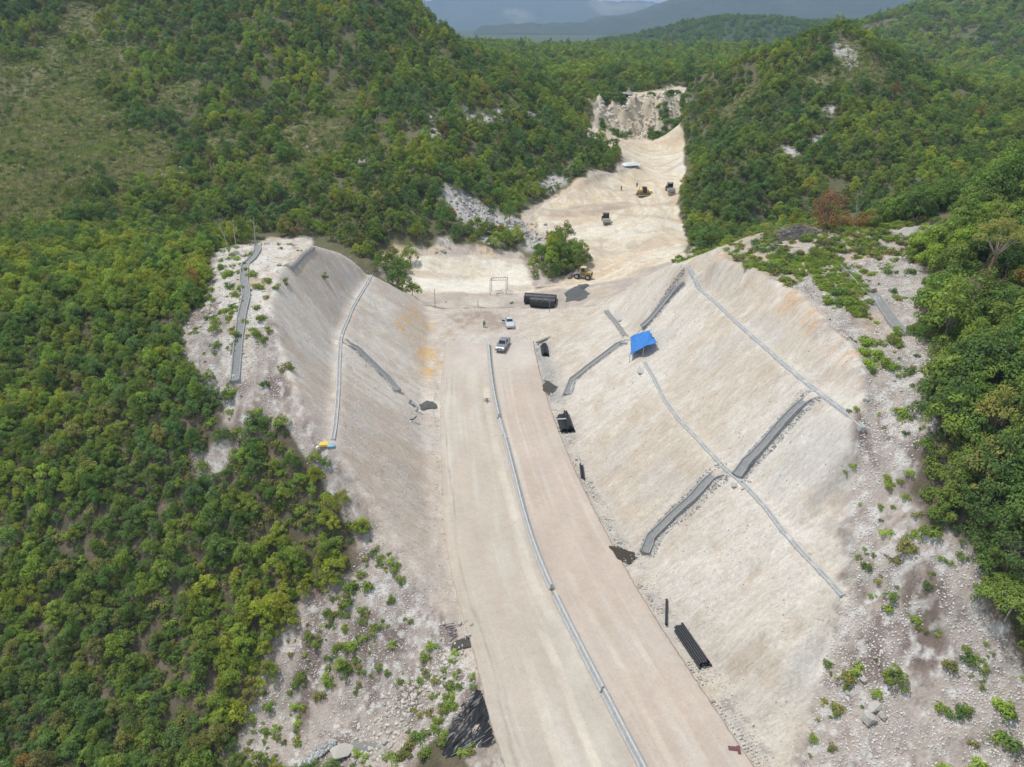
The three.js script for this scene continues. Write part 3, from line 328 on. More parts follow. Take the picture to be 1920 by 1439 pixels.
const roadColor = tile(1024, (u, v) => { const g = 0.80 + 0.20 * (gAt(u, v) - 0.5) + 0.10 * (pnoise2(u, v, 5, 3, 21) - 0.5); return [g, g * 0.995, g * 0.985]; }, false);
const concreteColor = tile(512, (u, v) => 0.84 + 0.22 * (pnoise(u, v, 8, 5) - 0.5) + 0.16 * (pnoise(u, v, 40, 6) - 0.5) + 0.1 * (pnoise(u, v, 200, 7) - 0.5), false);

// ---------- the lie of the land ----------
const ground = makeGround({ lines: SURVEY_LINES, points: SURVEY_POINTS }, ZONES);
ZONES.ditch = [...ROADS.rightEdge, ...ROADS.toeR.slice().reverse()].map((p) => [p[0], p[1]]);
ZONES.road = [...ROADS.leftEdge, ...ROADS.rightEdge.slice().reverse()].map((p) => [p[0], p[1]]);
const MASK = {}, MX0 = -150, MZ0 = -400, MNX = 301, MNZ = 391;
for (const k in ZONES) {
  let a = new Float32Array(MNX * MNZ);
  for (let j = 0; j < MNZ; j++) for (let i = 0; i < MNX; i++) a[j * MNX + i] = inPoly(ZONES[k], MX0 + i, MZ0 + j) ? 1 : 0;
  const b = new Float32Array(a.length);
  for (let j = 1; j < MNZ - 1; j++) for (let i = 1; i < MNX - 1; i++) { let s = 0; for (let y = -1; y < 2; y++) for (let x = -1; x < 2; x++) s += a[(j + y) * MNX + i + x]; b[j * MNX + i] = s / 9; }
  MASK[k] = b;
}
MASK.farWide = (() => { const a = MASK.farRoad, b = new Float32Array(a.length), R = 4; for (let j = R; j < MNZ - R; j++) for (let i = R; i < MNX - R; i++) { let m = 0; for (let y = -R; y <= R; y += 2) for (let x = -R; x <= R; x += 2) if (x * x + y * y <= 18) m = Math.max(m, a[(j + y) * MNX + i + x]); b[j * MNX + i] = m; } return b; })();
function zone(k, x, z) { const fx = x - MX0, fz = z - MZ0; if (fx < 0 || fz < 0 || fx >= MNX - 1 || fz >= MNZ - 1) return 0; const i = fx | 0, j = fz | 0, u = fx - i, v = fz - j, g = MASK[k], o = j * MNX + i; return mix(mix(g[o], g[o + 1], u), mix(g[o + MNX], g[o + MNX + 1], u), v); }
const roadAt = (x, z) => inPoly(ZONES.road, x, z);
const patch = (list, x, z) => { let m = 0; for (const [a, b, r] of list) { const d = Math.hypot(x - a, (z - b) * 0.75) / r; if (d < 1.6) m = Math.max(m, 1.25 - d + 0.5 * fbm(x / 5, z / 5, 3)); } return clamp(m, 0, 1); };
function relief(x, z) {
  const D = -z, e = ground.engineered(x, z), far = smooth(165, 215, D) * (1 - smooth(0.1, 0.8, zone('farRoad', x, z))), nat = (1 - e) * (1 - 0.85 * zone('farRoad', x, z)) * (1 - 0.6 * zone('benchL', x, z));
  let h = nat * (fbm(x / 9, z / 9, 3) * 1.3 + vnoise(x / 1.6, z / 1.6) * 0.14);
  if (far > 0) { h += far * (fbm(x / 42 + 3, z / 60, 3) * 7 + (1 - Math.abs(fbm(x / 26, z / 90 + 5, 2)) * 2.4) * 2.2 - 1.2); const rk = patch(SPOTS.rockPatch, x, z); if (rk > 0) h += rk * (Math.abs(fbm(x / 2.2, z / 2.2, 3)) * 2.4 - 0.5); }
  if (e > 0) h += e * (fbm(x / 7, z / 7, 2) * 0.14 + fbm(x / 5, z / 0.9, 3) * 0.10 + vnoise(x / 0.8, z / 0.8) * 0.045 + vnoise(x / 0.4, z / 0.4) * 0.04);
  const fz = zone('farRoad', x, z); if (fz > 0) { const cl = smooth(337, 343, D) * smooth(357, 352, D); h += fz * (cl * (fbm(x / 4, z / 4, 4) * 7) + fbm(x / 11, z / 11, 3) * 1.3 + (zone('pad', x, z) < 0.3 ? fbm(x / 2, z / 2, 3) * 0.35 : 0)); }
  return h;
}
const rawHeight = (x, z) => ground.base(x, z) + relief(x, z);
function height(x, z) { return roadAt(x, z) ? ground.base(x, z) : rawHeight(x, z); }
const groundMesh = (x, z) => { const r = zone('road', x, z); return r > 0 ? mix(rawHeight(x, z), ground.base(x, z) - 0.16, smooth(0, 0.35, r)) : rawHeight(x, z); };
// colour of the bare ground at a place (linear base colours)
const C = { floor: [0.105, 0.09, 0.055], litter: [0.17, 0.135, 0.095], hill: [0.13, 0.125, 0.065], grass: [0.155, 0.16, 0.072], talus: [0.40, 0.345, 0.305], soil: [0.19, 0.145, 0.125], stone: [0.56, 0.535, 0.505], marl: [0.525, 0.468, 0.39], marlPink: [0.50, 0.435, 0.38], marlPale: [0.60, 0.56, 0.505], marlTan: [0.46, 0.38, 0.295], rust: [0.50, 0.33, 0.20], ochre: [0.60, 0.40, 0.17], rock: [0.47, 0.45, 0.42], rockDark: [0.24, 0.225, 0.21], farRoad: [0.66, 0.59, 0.47], farTan: [0.57, 0.455, 0.32], pad: [0.70, 0.66, 0.58], brown: [0.46, 0.375, 0.29] };
const lerpC = (a, b, t) => { const k = clamp(t, 0, 1); a[0] += (b[0] - a[0]) * k; a[1] += (b[1] - a[1]) * k; a[2] += (b[2] - a[2]) * k; };
function groundColor(x, z, out) {
  const D = -z, wx = x + 2.2 * fbm(x / 4, z / 4, 3), wz = z + 2.2 * fbm(x / 4 + 9, z / 4 - 4, 3), n1 = fbm(x / 7, z / 7, 4), n2 = fbm(x / 1.3, z / 1.3, 3), n3 = fbm(x / 22, z / 22, 3);
  const c = out; c[0] = C.floor[0]; c[1] = C.floor[1]; c[2] = C.floor[2];
  lerpC(c, C.litter, smooth(-0.1, 0.4, n1 + 0.5 * n2));
  if (D > 150) lerpC(c, C.hill, smooth(150, 190, D));
  const gp = patch(SPOTS.grassPatch, x, z); if (gp > 0) { lerpC(c, C.grass, gp * 1.1); lerpC(c, [0.24, 0.22, 0.12], gp * smooth(0.0, 0.35, fbm(x / 3.2, z / 3.2, 4)) * 0.8); lerpC(c, [0.085, 0.10, 0.04], gp * smooth(0.02, 0.35, fbm(x / 4 + 30, z / 4, 4)) * 0.8); }
  const rp = patch(SPOTS.rockPatch, x, z); if (rp > 0) { lerpC(c, C.rock, rp * 1.6); lerpC(c, C.rockDark, rp * smooth(0.05, 0.35, n2 + n1 * 0.4)); lerpC(c, C.stone, rp * smooth(0.1, 0.4, -n2)); }
  const ta = Math.max(zone('talusL', wx, wz), zone('talusR', wx, wz), D < 118 ? smooth(0.005, 0.12, ground.engineered(x, z)) : 0);
  if (ta > 0) { const t = [...C.talus]; lerpC(t, C.soil, smooth(-0.02, 0.35, fbm(x / 2.6 + 40, z / 6, 4) + 0.15 * n1)); lerpC(t, C.stone, smooth(0.1, 0.32, fbm(x / 0.8, z / 0.8, 3) - 0.35 * n1) * 0.9); lerpC(t, C.soil, smooth(0.1, 0.35, fbm(x / 0.9 + 50, z / 0.9, 3)) * 0.5); lerpC(t, C.floor, smooth(0.2, 0.5, fbm(x / 5 - 7, z / 5, 3)) * 0.35); lerpC(c, t, smooth(0.2, 0.7, ta)); }
  const pl = Math.max(zone('plateauR', wx, wz), zone('rightBare', wx, wz)); if (pl > 0) { const t = [...C.marlTan]; lerpC(t, C.talus, smooth(-0.1, 0.3, n1)); lerpC(t, C.soil, smooth(0.15, 0.4, n2) * 0.5); lerpC(c, t, smooth(0.25, 0.7, pl)); }
  const be = zone('benchL', wx, wz); if (be > 0) { const t = [...C.marlPale]; lerpC(t, C.marlTan, smooth(-0.1, 0.4, n1)); lerpC(t, C.stone, smooth(0.1, 0.4, n2)); lerpC(c, t, smooth(0.25, 0.7, be)); }
  const fw = zone('farWide', wx, wz); if (fw > 0 && D > 172 && x < 0.19 * D) { const t = [...C.marlPink]; lerpC(t, C.farTan, smooth(-0.05, 0.35, n1)); lerpC(t, C.soil, smooth(0.12, 0.4, n2) * 0.6); lerpC(c, t, smooth(0.3, 0.8, fw)); }
  const fr = zone('farRoad', wx * 0.5 + x * 0.5, wz * 0.5 + z * 0.5);
  if (fr > 0) {
    const t = [...C.farRoad]; lerpC(t, C.farTan, smooth(0.0, 0.45, n3 + 0.5 * n1) * 0.8); lerpC(t, C.brown, smooth(0.1, 0.45, fbm(x / 3, z / 16 + 2, 3) + 0.2 * n2) * 0.6); { const q = Math.hypot(x - 5, D - 235), tr = fbm(q / 0.9, Math.atan2(D - 235, x - 5) * 4, 3); lerpC(t, C.farTan, smooth(0.08, 0.35, tr) * 0.7); lerpC(t, C.pad, smooth(0.1, 0.35, -tr) * 0.6); } lerpC(t, C.pad, smooth(0.05, 0.4, -n3 - 0.3 * fbm(x / 20, z / 3, 3)) * 0.8);
    lerpC(t, C.pad, zone('pad', x, z)); lerpC(t, [0.40, 0.32, 0.25], 1.5 * zone('brownBand', x, z) * (0.6 + n1)); lerpC(t, C.brown, smooth(0.15, 0.4, fbm(x / 12 + 20, z / 4, 4)) * 0.6);
    if (D > 325) { lerpC(t, [0.62, 0.54, 0.42], smooth(325, 340, D)); lerpC(t, C.farTan, smooth(-0.1, 0.3, n1) * 0.8); lerpC(t, C.farRoad, smooth(0.0, 0.35, fbm(x / 4, z / 9, 3)) * 0.7); lerpC(t, C.rockDark, smooth(330, 342, D) * smooth(0.12, 0.4, fbm(x / 2.5, z / 1.2, 4)) * 0.35); }
    if (D < 170) { lerpC(t, C.talus, smooth(174, 167, D) * (0.75 + n1)); }
    lerpC(c, t, smooth(0.3, 0.6, fr));
  }
  const en = ground.engineered(x, z) + (0.45 * n1 + 0.35 * n2) * (x > 0 && D < 100 ? 1 : 0.6);
  if (en > 0.2 && D < 160) {
    const t = [...(x > 3 ? C.marl : C.marlPink)]; lerpC(t, C.marlPale, smooth(-0.05, 0.4, n3 + 0.4 * n1) * 0.8);
    const run = fbm(x / 7, z / 0.9, 4); lerpC(t, C.marlTan, smooth(0.0, 0.5, run + 0.3 * n1) * (x > 0 ? 0.3 : 0.5)); lerpC(t, C.marlPale, smooth(0.12, 0.45, n2) * 0.5); lerpC(t, C.marlTan, smooth(0.08, 0.4, fbm(x / 2.4 + 70, z / 2.4, 4)) * 0.5); lerpC(t, [0.49, 0.47, 0.45], smooth(0.1, 0.4, fbm(x / 5 - 30, z / 5, 3)) * 0.4);
    if (D > 124 && up0(x)) { const rr = Math.hypot(x - 20, D - 118), an = Math.atan2(D - 118, x - 20), tr = fbm(rr / 0.55, an * 3, 3); lerpC(t, C.brown, smooth(0.1, 0.4, tr) * 0.5 * smooth(122, 130, D)); lerpC(t, C.marlPale, smooth(0.1, 0.4, -tr) * 0.5 * smooth(122, 130, D)); }
    const up = ground.base(x, z); if (up > 22.5 && x > 0) lerpC(t, C.rust, smooth(0.0, 0.35, fbm(x / 3, z / 1.6, 4)) * 0.75 * smooth(23.5, 27.5, up)); if (up > 19 && x < 0) lerpC(t, C.rust, smooth(0.15, 0.5, fbm(x / 6, z / 3, 3)) * 0.35);
    const og = zone('orange', wx, wz); if (og > 0) { lerpC(t, C.marlTan, og * 0.7); lerpC(t, [0.56, 0.36, 0.15], 0.8 * og * smooth(-0.08, 0.22, fbm(x / 2.2, z / 4 + 3, 4))); }
    const dt = zone('ditch', x, z); if (dt > 0) { lerpC(t, [0.43, 0.40, 0.36], dt * smooth(-0.3, 0.2, n1 + 0.4 * n2)); if (D > 109) lerpC(t, [0.36, 0.355, 0.335], dt * smooth(109, 112, D)); else lerpC(t, C.soil, dt * smooth(0.12, 0.4, n2) * 0.5); }
    const di = zone('dirt', wx, wz); if (di > 0) lerpC(t, [0.33, 0.27, 0.22], di * smooth(-0.15, 0.3, n1 + 0.6 * n2));
    if (x < 0 && D < 95 && up < 9) lerpC(t, C.marlTan, 0.25);
    lerpC(c, t, smooth(0.3, 0.7, en));
  }
  const k = 1 + (0.15 * n2 + 0.08 * n1) * (1 - 0.5 * ground.engineered(x, z)); c[0] *= k; c[1] *= k; c[2] *= k;
  return c;
}
const up0 = (x) => x > -16 && x < 14;
const groundMat = new THREE.MeshStandardMaterial({ color: 0xffffff, vertexColors: true, roughness: 0.97, map: grainColor, bumpMap: grainBump, bumpScale: 0.08 });
const slopeMat = new THREE.MeshStandardMaterial({ color: 0xffffff, vertexColors: true, roughness: 0.97, map: slopeColor, bumpMap: slopeBump, bumpScale: 0.09 });
{
  const rows = []; for (let D = 10; D < 1240; D += D < 40 ? 0.5 : D < 160 ? Math.max(0.2, D * 0.0040) : D < 400 ? D * 0.0042 : D * 0.009) rows.push(D);
  const NU = 820, NV = rows.length, pos = new Float32Array(NU * NV * 3), col = new Float32Array(NU * NV * 3), uv = new Float32Array(NU * NV * 2), idx = new Uint32Array((NU - 1) * (NV - 1) * 6), c = [0, 0, 0];
  for (let j = 0, o = 0; j < NV; j++) for (let i = 0; i < NU; i++, o++) {
    const s = (i / (NU - 1)) * 2 - 1, q = 0.62 * s + 0.38 * s * s * s, x = q * (0.98 * rows[j] + 48), z = -rows[j];
    pos[o * 3] = x; pos[o * 3 + 1] = groundMesh(x, z); pos[o * 3 + 2] = z; uv[o * 2] = x / 23; uv[o * 2 + 1] = z / 23;
    groundColor(x, z, c); col[o * 3] = c[0] * 1.25; col[o * 3 + 1] = c[1] * 1.25; col[o * 3 + 2] = c[2] * 1.25;
  }
  for (let j = 0, k = 0; j < NV - 1; j++) for (let i = 0; i < NU - 1; i++) { const a = j * NU + i, b = a + 1, d = a + NU, e = d + 1; idx[k++] = a; idx[k++] = b; idx[k++] = d; idx[k++] = b; idx[k++] = e; idx[k++] = d; }
  const cut = [], wild = []; for (let k = 0; k < idx.length; k += 3) { const o = idx[k] * 3; (ground.engineered(pos[o], pos[o + 2]) > 0.5 ? cut : wild).push(idx[k], idx[k + 1], idx[k + 2]); }
  idx.set(wild); idx.set(cut, wild.length);
  const g = new THREE.BufferGeometry(); g.setAttribute('position', new THREE.BufferAttribute(pos, 3)); g.setAttribute('color', new THREE.BufferAttribute(col, 3)); g.setAttribute('uv', new THREE.BufferAttribute(uv, 2)); g.setIndex(new THREE.BufferAttribute(idx, 1)); g.computeVertexNormals(); g.addGroup(0, wild.length, 0); g.addGroup(wild.length, cut.length, 1);
  single('terrain', g, [groundMat, slopeMat], 'pale marl cut slopes and scrubby limestone hillsides around the road', 'ground', null, 'structure');
  console.log('terrain', NU, NV);
}
// ---------- carriageways, median, drains ----------
const roadH = (z) => { const t = [[10, -1], [20, -0.8], [40, -0.4], [60, 0.2], [80, 1], [100, 2], [120, 3], [140, 4], [150, 4.3], [170, 4.5]], D = -z; for (let i = 0; i + 1 < t.length; i++) if (D < t[i + 1][0]) return mix(t[i][1], t[i + 1][1], (D - t[i][0]) / (t[i + 1][0] - t[i][0])); return 4.5; };
function spline(list, n) { const c = new THREE.CatmullRomCurve3(list.map((p) => new THREE.Vector3(p[0], p[2] ?? 0, p[1])), false, 'centripetal'); return c.getSpacedPoints(n); }
const roadMat = new THREE.MeshStandardMaterial({ color: 0xffffff, vertexColors: true, roughness: 0.96, map: roadColor, bumpMap: grainBump, bumpScale: 0.012 });
function carriageway(name, A, B, base, other, label, marks) {
  const NL = 620, NW = 44, a = spline(A, NL), b = spline(B, NL), pos = [], col = [], uv = [], idx = [], c = [0, 0, 0];
  for (let i = 0; i <= NL; i++) for (let j = -1; j <= NW + 1; j++) {
    const t = clamp(j / NW, 0, 1), skirt = j < 0 || j > NW, x = mix(a[i].x, b[i].x, t), z = mix(a[i].z, b[i].z, t), s = i * 0.17, w = t * 10, e = Math.min(t, 1 - t);
    const raw = (t < 0.03 || t > 0.97) ? 0.06 * vnoise(s * 2, t * 9) : 0;
    pos.push(x + raw, roadH(z) + (skirt ? -0.5 : 0.015 * vnoise(x, z) + 0.03 * fbm(w / 1.5, s / 9, 2)), z); uv.push(x / 15 + 0.3, z / 15);
    c[0] = base[0]; c[1] = base[1]; c[2] = base[2];
    const lane = fbm(w / 1.1, s / 26, 3), broad = fbm(x / 9 + 3, z / 14, 3);
    lerpC(c, other, smooth(-0.1, 0.45, broad + 0.35 * lane)); lerpC(c, C.marlPale, smooth(0.1, 0.5, lane) * 0.45); lerpC(c, C.brown, smooth(0.12, 0.5, -lane + 0.1 * broad) * 0.25); const fine = fbm(w / 0.28, s / 18 + 5, 3); lerpC(c, C.brown, smooth(0.2, 0.5, fine) * 0.22); lerpC(c, C.marlPale, smooth(0.2, 0.5, -fine) * 0.25);
    for (const [t0, wd, z0, z1, tone, k] of marks) { const m = smooth(wd, wd * 0.6, Math.abs(t - t0 - 0.03 * vnoise(s / 14, 2))) * smooth(z0, z0 + 2, -z) * smooth(z1, z1 - 2, -z) * (0.7 + 0.5 * vnoise(s / 3, 7)); lerpC(c, tone, m * k); }
    lerpC(c, C.marlPink, smooth(116, 130, -z)); lerpC(c, C.marlPale, smooth(116, 130, -z) * smooth(0, 0.4, broad) * 0.6);
    if (e < 0.05) lerpC(c, C.marlTan, 0.35 * (0.5 + vnoise(s, 3)));
    const k = 1.25 * (1 + 0.07 * fbm(x / 0.7, z / 0.7, 2)); col.push(c[0] * k, c[1] * k, c[2] * k);
  }
  const W = NW + 3; for (let i = 0; i < NL; i++) for (let j = 0; j < W - 1; j++) { const p = i * W + j; idx.push(p, p + 1, p + W, p + 1, p + W + 1, p + W); }
  const g = new THREE.BufferGeometry(); g.setAttribute('position', new THREE.Float32BufferAttribute(pos, 3)); g.setAttribute('color', new THREE.Float32BufferAttribute(col, 3)); g.setAttribute('uv', new THREE.Float32BufferAttribute(uv, 2)); g.setIndex(idx); g.computeVertexNormals();
  return single(name, g, roadMat, label, 'road', null, 'structure');
}
const RB = ROADS.barrier.map((p) => [p[0] - 0.03, p[1], p[2]]), RC = ROADS.barrier.map((p) => [p[0] + 0.03, p[1], p[2]]);
const treadTone = [0.37, 0.31, 0.25], paleTone = [0.66, 0.60, 0.50];
carriageway('road_left_carriageway', ROADS.leftEdge, RB, [0.48, 0.425, 0.36], [0.515, 0.47, 0.405], 'unpaved compacted marl carriageway left of the concrete median', [[0.12, 0.018, 60, 104, treadTone, 1.0], [0.12, 0.014, 30, 62, treadTone, 0.75], [0.2, 0.012, 90, 125, treadTone, 0.35], [0.17, 0.012, 30, 58, treadTone, 0.4], [0.86, 0.07, 60, 116, paleTone, 0.6], [0.7, 0.05, 20, 60, paleTone, 0.6], [0.45, 0.06, 20, 56, paleTone, 0.45], [0.10, 0.014, 108, 130, treadTone, 0.6]]);
carriageway('road_right_carriageway', RC, ROADS.rightEdge, [0.49, 0.41, 0.348], [0.505, 0.442, 0.385], 'pinkish compacted carriageway right of the concrete median', [[0.3, 0.05, 20, 70, paleTone, 0.35], [0.62, 0.04, 20, 60, paleTone, 0.35], [0.35, 0.03, 80, 125, paleTone, 0.4]]);
// sweeping a closed section along a path
function sweep(path, profile, closedEnds = true, uvS = 1) {
  const n = path.length, m = profile.length, pos = [], uv = [], idx = [], up = new THREE.Vector3(0, 1, 0); let run = 0;
  for (let i = 0; i < n; i++) {
    const t = path[Math.min(n - 1, i + 1)].clone().sub(path[Math.max(0, i - 1)]).normalize(), s = new THREE.Vector3().crossVectors(t, up).normalize(), nn = new THREE.Vector3().crossVectors(s, t);
    if (i) run += path[i].distanceTo(path[i - 1]);
    for (let j = 0; j <= m; j++) { const q = profile[j % m]; pos.push(path[i].x + s.x * q[0] + nn.x * q[1], path[i].y + s.y * q[0] + nn.y * q[1], path[i].z + s.z * q[0] + nn.z * q[1]); uv.push(run * uvS, (j / m) * 3 * uvS); }
  }
  const W = m + 1; for (let i = 0; i < n - 1; i++) for (let j = 0; j < m; j++) { const a = i * W + j; idx.push(a, a + W, a + 1, a + 1, a + W, a + W + 1); }
  let g = new THREE.BufferGeometry(); g.setAttribute('position', new THREE.Float32BufferAttribute(pos, 3)); g.setAttribute('uv', new THREE.Float32BufferAttribute(uv, 2)); g.setIndex(idx); g = g.toNonIndexed(); 
  if (closedEnds) { const caps = []; for (const e of [0, n - 1]) for (const f of THREE.ShapeUtils.triangulateShape(profile.map((q) => new THREE.Vector2(...q)), [])) for (const k of e ? f : [...f].reverse()) caps.push(...pos.slice((e * W + k) * 3, (e * W + k) * 3 + 3)); const cg = new THREE.BufferGeometry(); cg.setAttribute('position', new THREE.Float32BufferAttribute(caps, 3)); cg.setAttribute('uv', new THREE.Float32BufferAttribute(new Float32Array(caps.length / 3 * 2), 2)); g = mergeGeometries([g, cg]); }
  g.computeVertexNormals(); return g;
}
const concrete = new THREE.MeshStandardMaterial({ color: rgb(0.56, 0.565, 0.56), roughness: 0.85, map: concreteColor, bumpMap: concreteColor, bumpScale: 0.006 });
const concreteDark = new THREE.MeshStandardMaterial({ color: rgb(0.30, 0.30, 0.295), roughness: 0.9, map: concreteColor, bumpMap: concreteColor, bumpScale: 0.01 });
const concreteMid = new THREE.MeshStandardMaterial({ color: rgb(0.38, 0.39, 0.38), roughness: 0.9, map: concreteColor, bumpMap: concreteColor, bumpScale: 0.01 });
{
  const full = spline(ROADS.barrier, 700), jersey = [[-0.33, -0.3], [-0.33, 0.08], [-0.2, 0.28], [-0.12, 0.82], [-0.09, 0.85], [0.09, 0.85], [0.12, 0.82], [0.2, 0.28], [0.33, 0.08], [0.33, -0.3]], footing = [[-0.62, -0.3], [-0.62, 0.0], [-0.58, 0.03], [0.36, 0.03], [0.38, 0.0], [0.38, -0.3]];
  const spans = [[132.5, 104.3, 'far concrete median barrier length beside the grey pickup'], [104.0, 99.0, 'short low length of concrete median barrier before the bend'], [98.7, 65.6, 'long middle length of concrete median barrier'], [64.6, 51.2, 'concrete median barrier length after the gap in the line'], [51.0, 24.0, 'nearest length of concrete median barrier at the bottom edge']];
  spans.forEach(([d0, d1, label], k) => {
    const p = full.filter((q) => -q.z <= d0 && -q.z >= d1).map((q) => new THREE.Vector3(q.x, roadH(q.z) + 0.02, q.z)); if (p.length < 2) return;
    const t = thing('median_barrier', label, 'barrier', [p[0].x, p[0].y, p[0].z], 0, 'concrete median barrier lengths'), l = p.map((q) => q.clone().sub(p[0]));
    const prof = k === 1 ? jersey.map(([a, b]) => [a, b > 0 ? b * 0.55 : b]) : jersey;
    part(t, 'barrier_wall', sweep(l, prof, true, 0.35), concrete); part(t, 'footing', sweep(l, footing, true, 0.35), concreteMid);
  });
}
// open concrete channels laid in the ground
function lay(way, step, lift = 0) { const s = resample(way.map((p) => [p[0], p[1]]), step).map(([x, z]) => [x, z, Math.max(rawHeight(x, z), rawHeight(x + 0.5, z) - 0.25, rawHeight(x - 0.5, z) - 0.25, rawHeight(x, z + 0.5) - 0.25, rawHeight(x, z - 0.5) - 0.25)]); const out = []; for (let i = 0; i < s.length; i++) { let h = 0, w = 0; for (let k = -3; k <= 3; k++) { const q = s[clamp(i + k, 0, s.length - 1)]; h += q[2]; w++; } out.push(new THREE.Vector3(s[i][0], h / w + lift, s[i][1])); } return out; }
const chan = (w, t, d) => [[-w / 2 - t - 0.05, -d - 0.6], [-w / 2 - t, 0.08], [-w / 2, 0.08], [-w / 2 + 0.06, -d], [w / 2 - 0.06, -d], [w / 2, 0.08], [w / 2 + t, 0.08], [w / 2 + t + 0.05, -d - 0.6]];
const STONE_GEOS = [0, 1, 2].map((k) => { const r = rng(90 + k), g = new THREE.IcosahedronGeometry(1, 0), p = g.attributes.position, seen = new Map(); for (let i = 0; i < p.count; i++) { const key = [p.getX(i), p.getY(i), p.getZ(i)].map((v) => v.toFixed(3)).join(); if (!seen.has(key)) seen.set(key, 0.7 + 0.5 * r()); const s = seen.get(key); p.setXYZ(i, p.getX(i) * s, p.getY(i) * s * 0.7, p.getZ(i) * s * 0.9); } g.computeVertexNormals(); return g; });
function scatter(name, geo, mat, list, parent) {   // list of [x, y, z, size, turn, tilt, color?]
  const m = new THREE.InstancedMesh(geo, mat, list.length), d = new THREE.Object3D(), c = new THREE.Color(); m.name = name; m.castShadow = m.receiveShadow = true;
  list.forEach(([x, y, z, s, turn, tilt, color, sy], i) => { d.position.set(x, y, z); d.rotation.set(tilt || 0, turn || 0, (tilt || 0) * 0.6); d.scale.set(s, s * (sy || 1), s); d.updateMatrix(); m.setMatrixAt(i, d.matrix); if (color) m.setColorAt(i, c.setRGB(...color)); });
  m.userData.kind = 'stuff'; parent.add(m); return m;
}
const stoneMat = new THREE.MeshStandardMaterial({ color: 0xffffff, roughness: 0.95 });
function chute(name, way, w, label, margin, group, category = 'drain') {
  const berm = name === 'berm_drain', dp = berm ? 0.06 : 0.12, p = lay(way, 0.6, dp + (berm ? 0.02 : name === 'hilltop_drain' ? 0.14 : 0.05)), o = p[0].clone(), t = thing(name, label, category, [o.x, o.y, o.z], 0, group), l = p.map((q) => q.clone().sub(o));
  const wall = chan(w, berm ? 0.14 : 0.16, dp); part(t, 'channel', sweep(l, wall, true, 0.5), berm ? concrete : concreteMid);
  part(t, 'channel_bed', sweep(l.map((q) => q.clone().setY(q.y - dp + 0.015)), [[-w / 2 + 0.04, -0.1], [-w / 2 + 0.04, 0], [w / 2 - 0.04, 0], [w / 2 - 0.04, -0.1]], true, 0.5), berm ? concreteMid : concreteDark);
  if (margin) {   // rubble and mortar packed along both sides
    const r = rng(way.length * 31 + Math.round(o.x * 7)), list = [];
    for (let i = 0; i < p.length; i++) for (const sd of [-1, 1]) for (let k = 0; k < 26; k++) {
      const a = p[Math.max(0, i - 1)], b = p[Math.min(p.length - 1, i + 1)], L = Math.hypot(b.x - a.x, b.z - a.z) || 1, off = (w / 2 + 0.18 + r() * margin * (0.75 + 0.5 * vnoise(i / 4, sd * 3))) * sd, al = (r() - 0.5) * 0.7, x = p[i].x - (b.z - a.z) / L * off + (b.x - a.x) / L * al, z = p[i].z + (b.x - a.x) / L * off + (b.z - a.z) / L * al, s = 0.07 + 0.13 * r() ** 2, v = r() < 0.4 ? 0.2 + 0.1 * r() : 0.36 + 0.26 * r();
      list.push([x - o.x, rawHeight(x, z) + 0.02 - o.y, z - o.z, s, r() * 6, r() - 0.5, [v, v * 0.97, v * 0.93]]);
    }
    const st = scatter('rubble_margin', STONE_GEOS[0], stoneMat, list, t); st.userData.label = 'grey stones packed along both sides of the channel';
  }
  return t;
}
chute('slope_chute', WAYS.chuteR1, 0.9, 'concrete slope chute from the blue tarp down to the ditch', 0.45, 'stepped drains down the cut slopes');
chute('slope_chute', WAYS.chuteR2, 0.8, 'concrete slope chute climbing from the blue tarp to the upper berm drain', 0.6, 'stepped drains down the cut slopes');
chute('slope_chute', WAYS.chuteR3, 1.0, 'concrete slope chute ending at the dark wet patch by the road', 1.1, 'stepped drains down the cut slopes');
chute('slope_chute', WAYS.chuteR4, 1.0, 'rubble lined slope chute between the two right hand berm drains nearest the camera', 0.8, 'stepped drains down the cut slopes');
chute('slope_chute', WAYS.chuteL, 0.8, 'dark rubble lined slope chute on the left cut slope', 0.7, 'stepped drains down the cut slopes');
chute('hilltop_drain', WAYS.drainTopL, 1.0, 'long bent concrete drain along the top of the left hill', 0);
chute('hilltop_drain', WAYS.chuteTopR, 1.1, 'straight concrete drain on the plateau above the right cut slope', 0);
chute('crest_drain', WAYS.drainRidgeL, 0.2, 'short narrow drain along the crest of the left cut slope', 0);
const b1 = ROADS.berm1.map((p) => [p[0] + 0.5, p[1]]), b2 = ROADS.berm2.map((p) => [p[0] + 0.5, p[1]]), bL = ROADS.bermL.map((p) => [p[0] - 0.4, p[1]]);
chute('berm_drain', b1.slice(4), 0.36, 'grey berm drain halfway up the right cut slope below the tarp', 0, 'drains along the slope berms');
chute('berm_drain', b2, 0.4, 'grey berm drain high on the right cut slope', 0, 'drains along the slope berms');
chute('berm_drain', bL, 0.3, 'curved grey berm drain on the left cut slope', 0, 'drains along the slope berms');
chute('earth_trench', WAYS.plank, 0.4, 'narrow unlined trench with form boards above the blue tarp', 0.1, 'drains along the slope berms', 'trench');
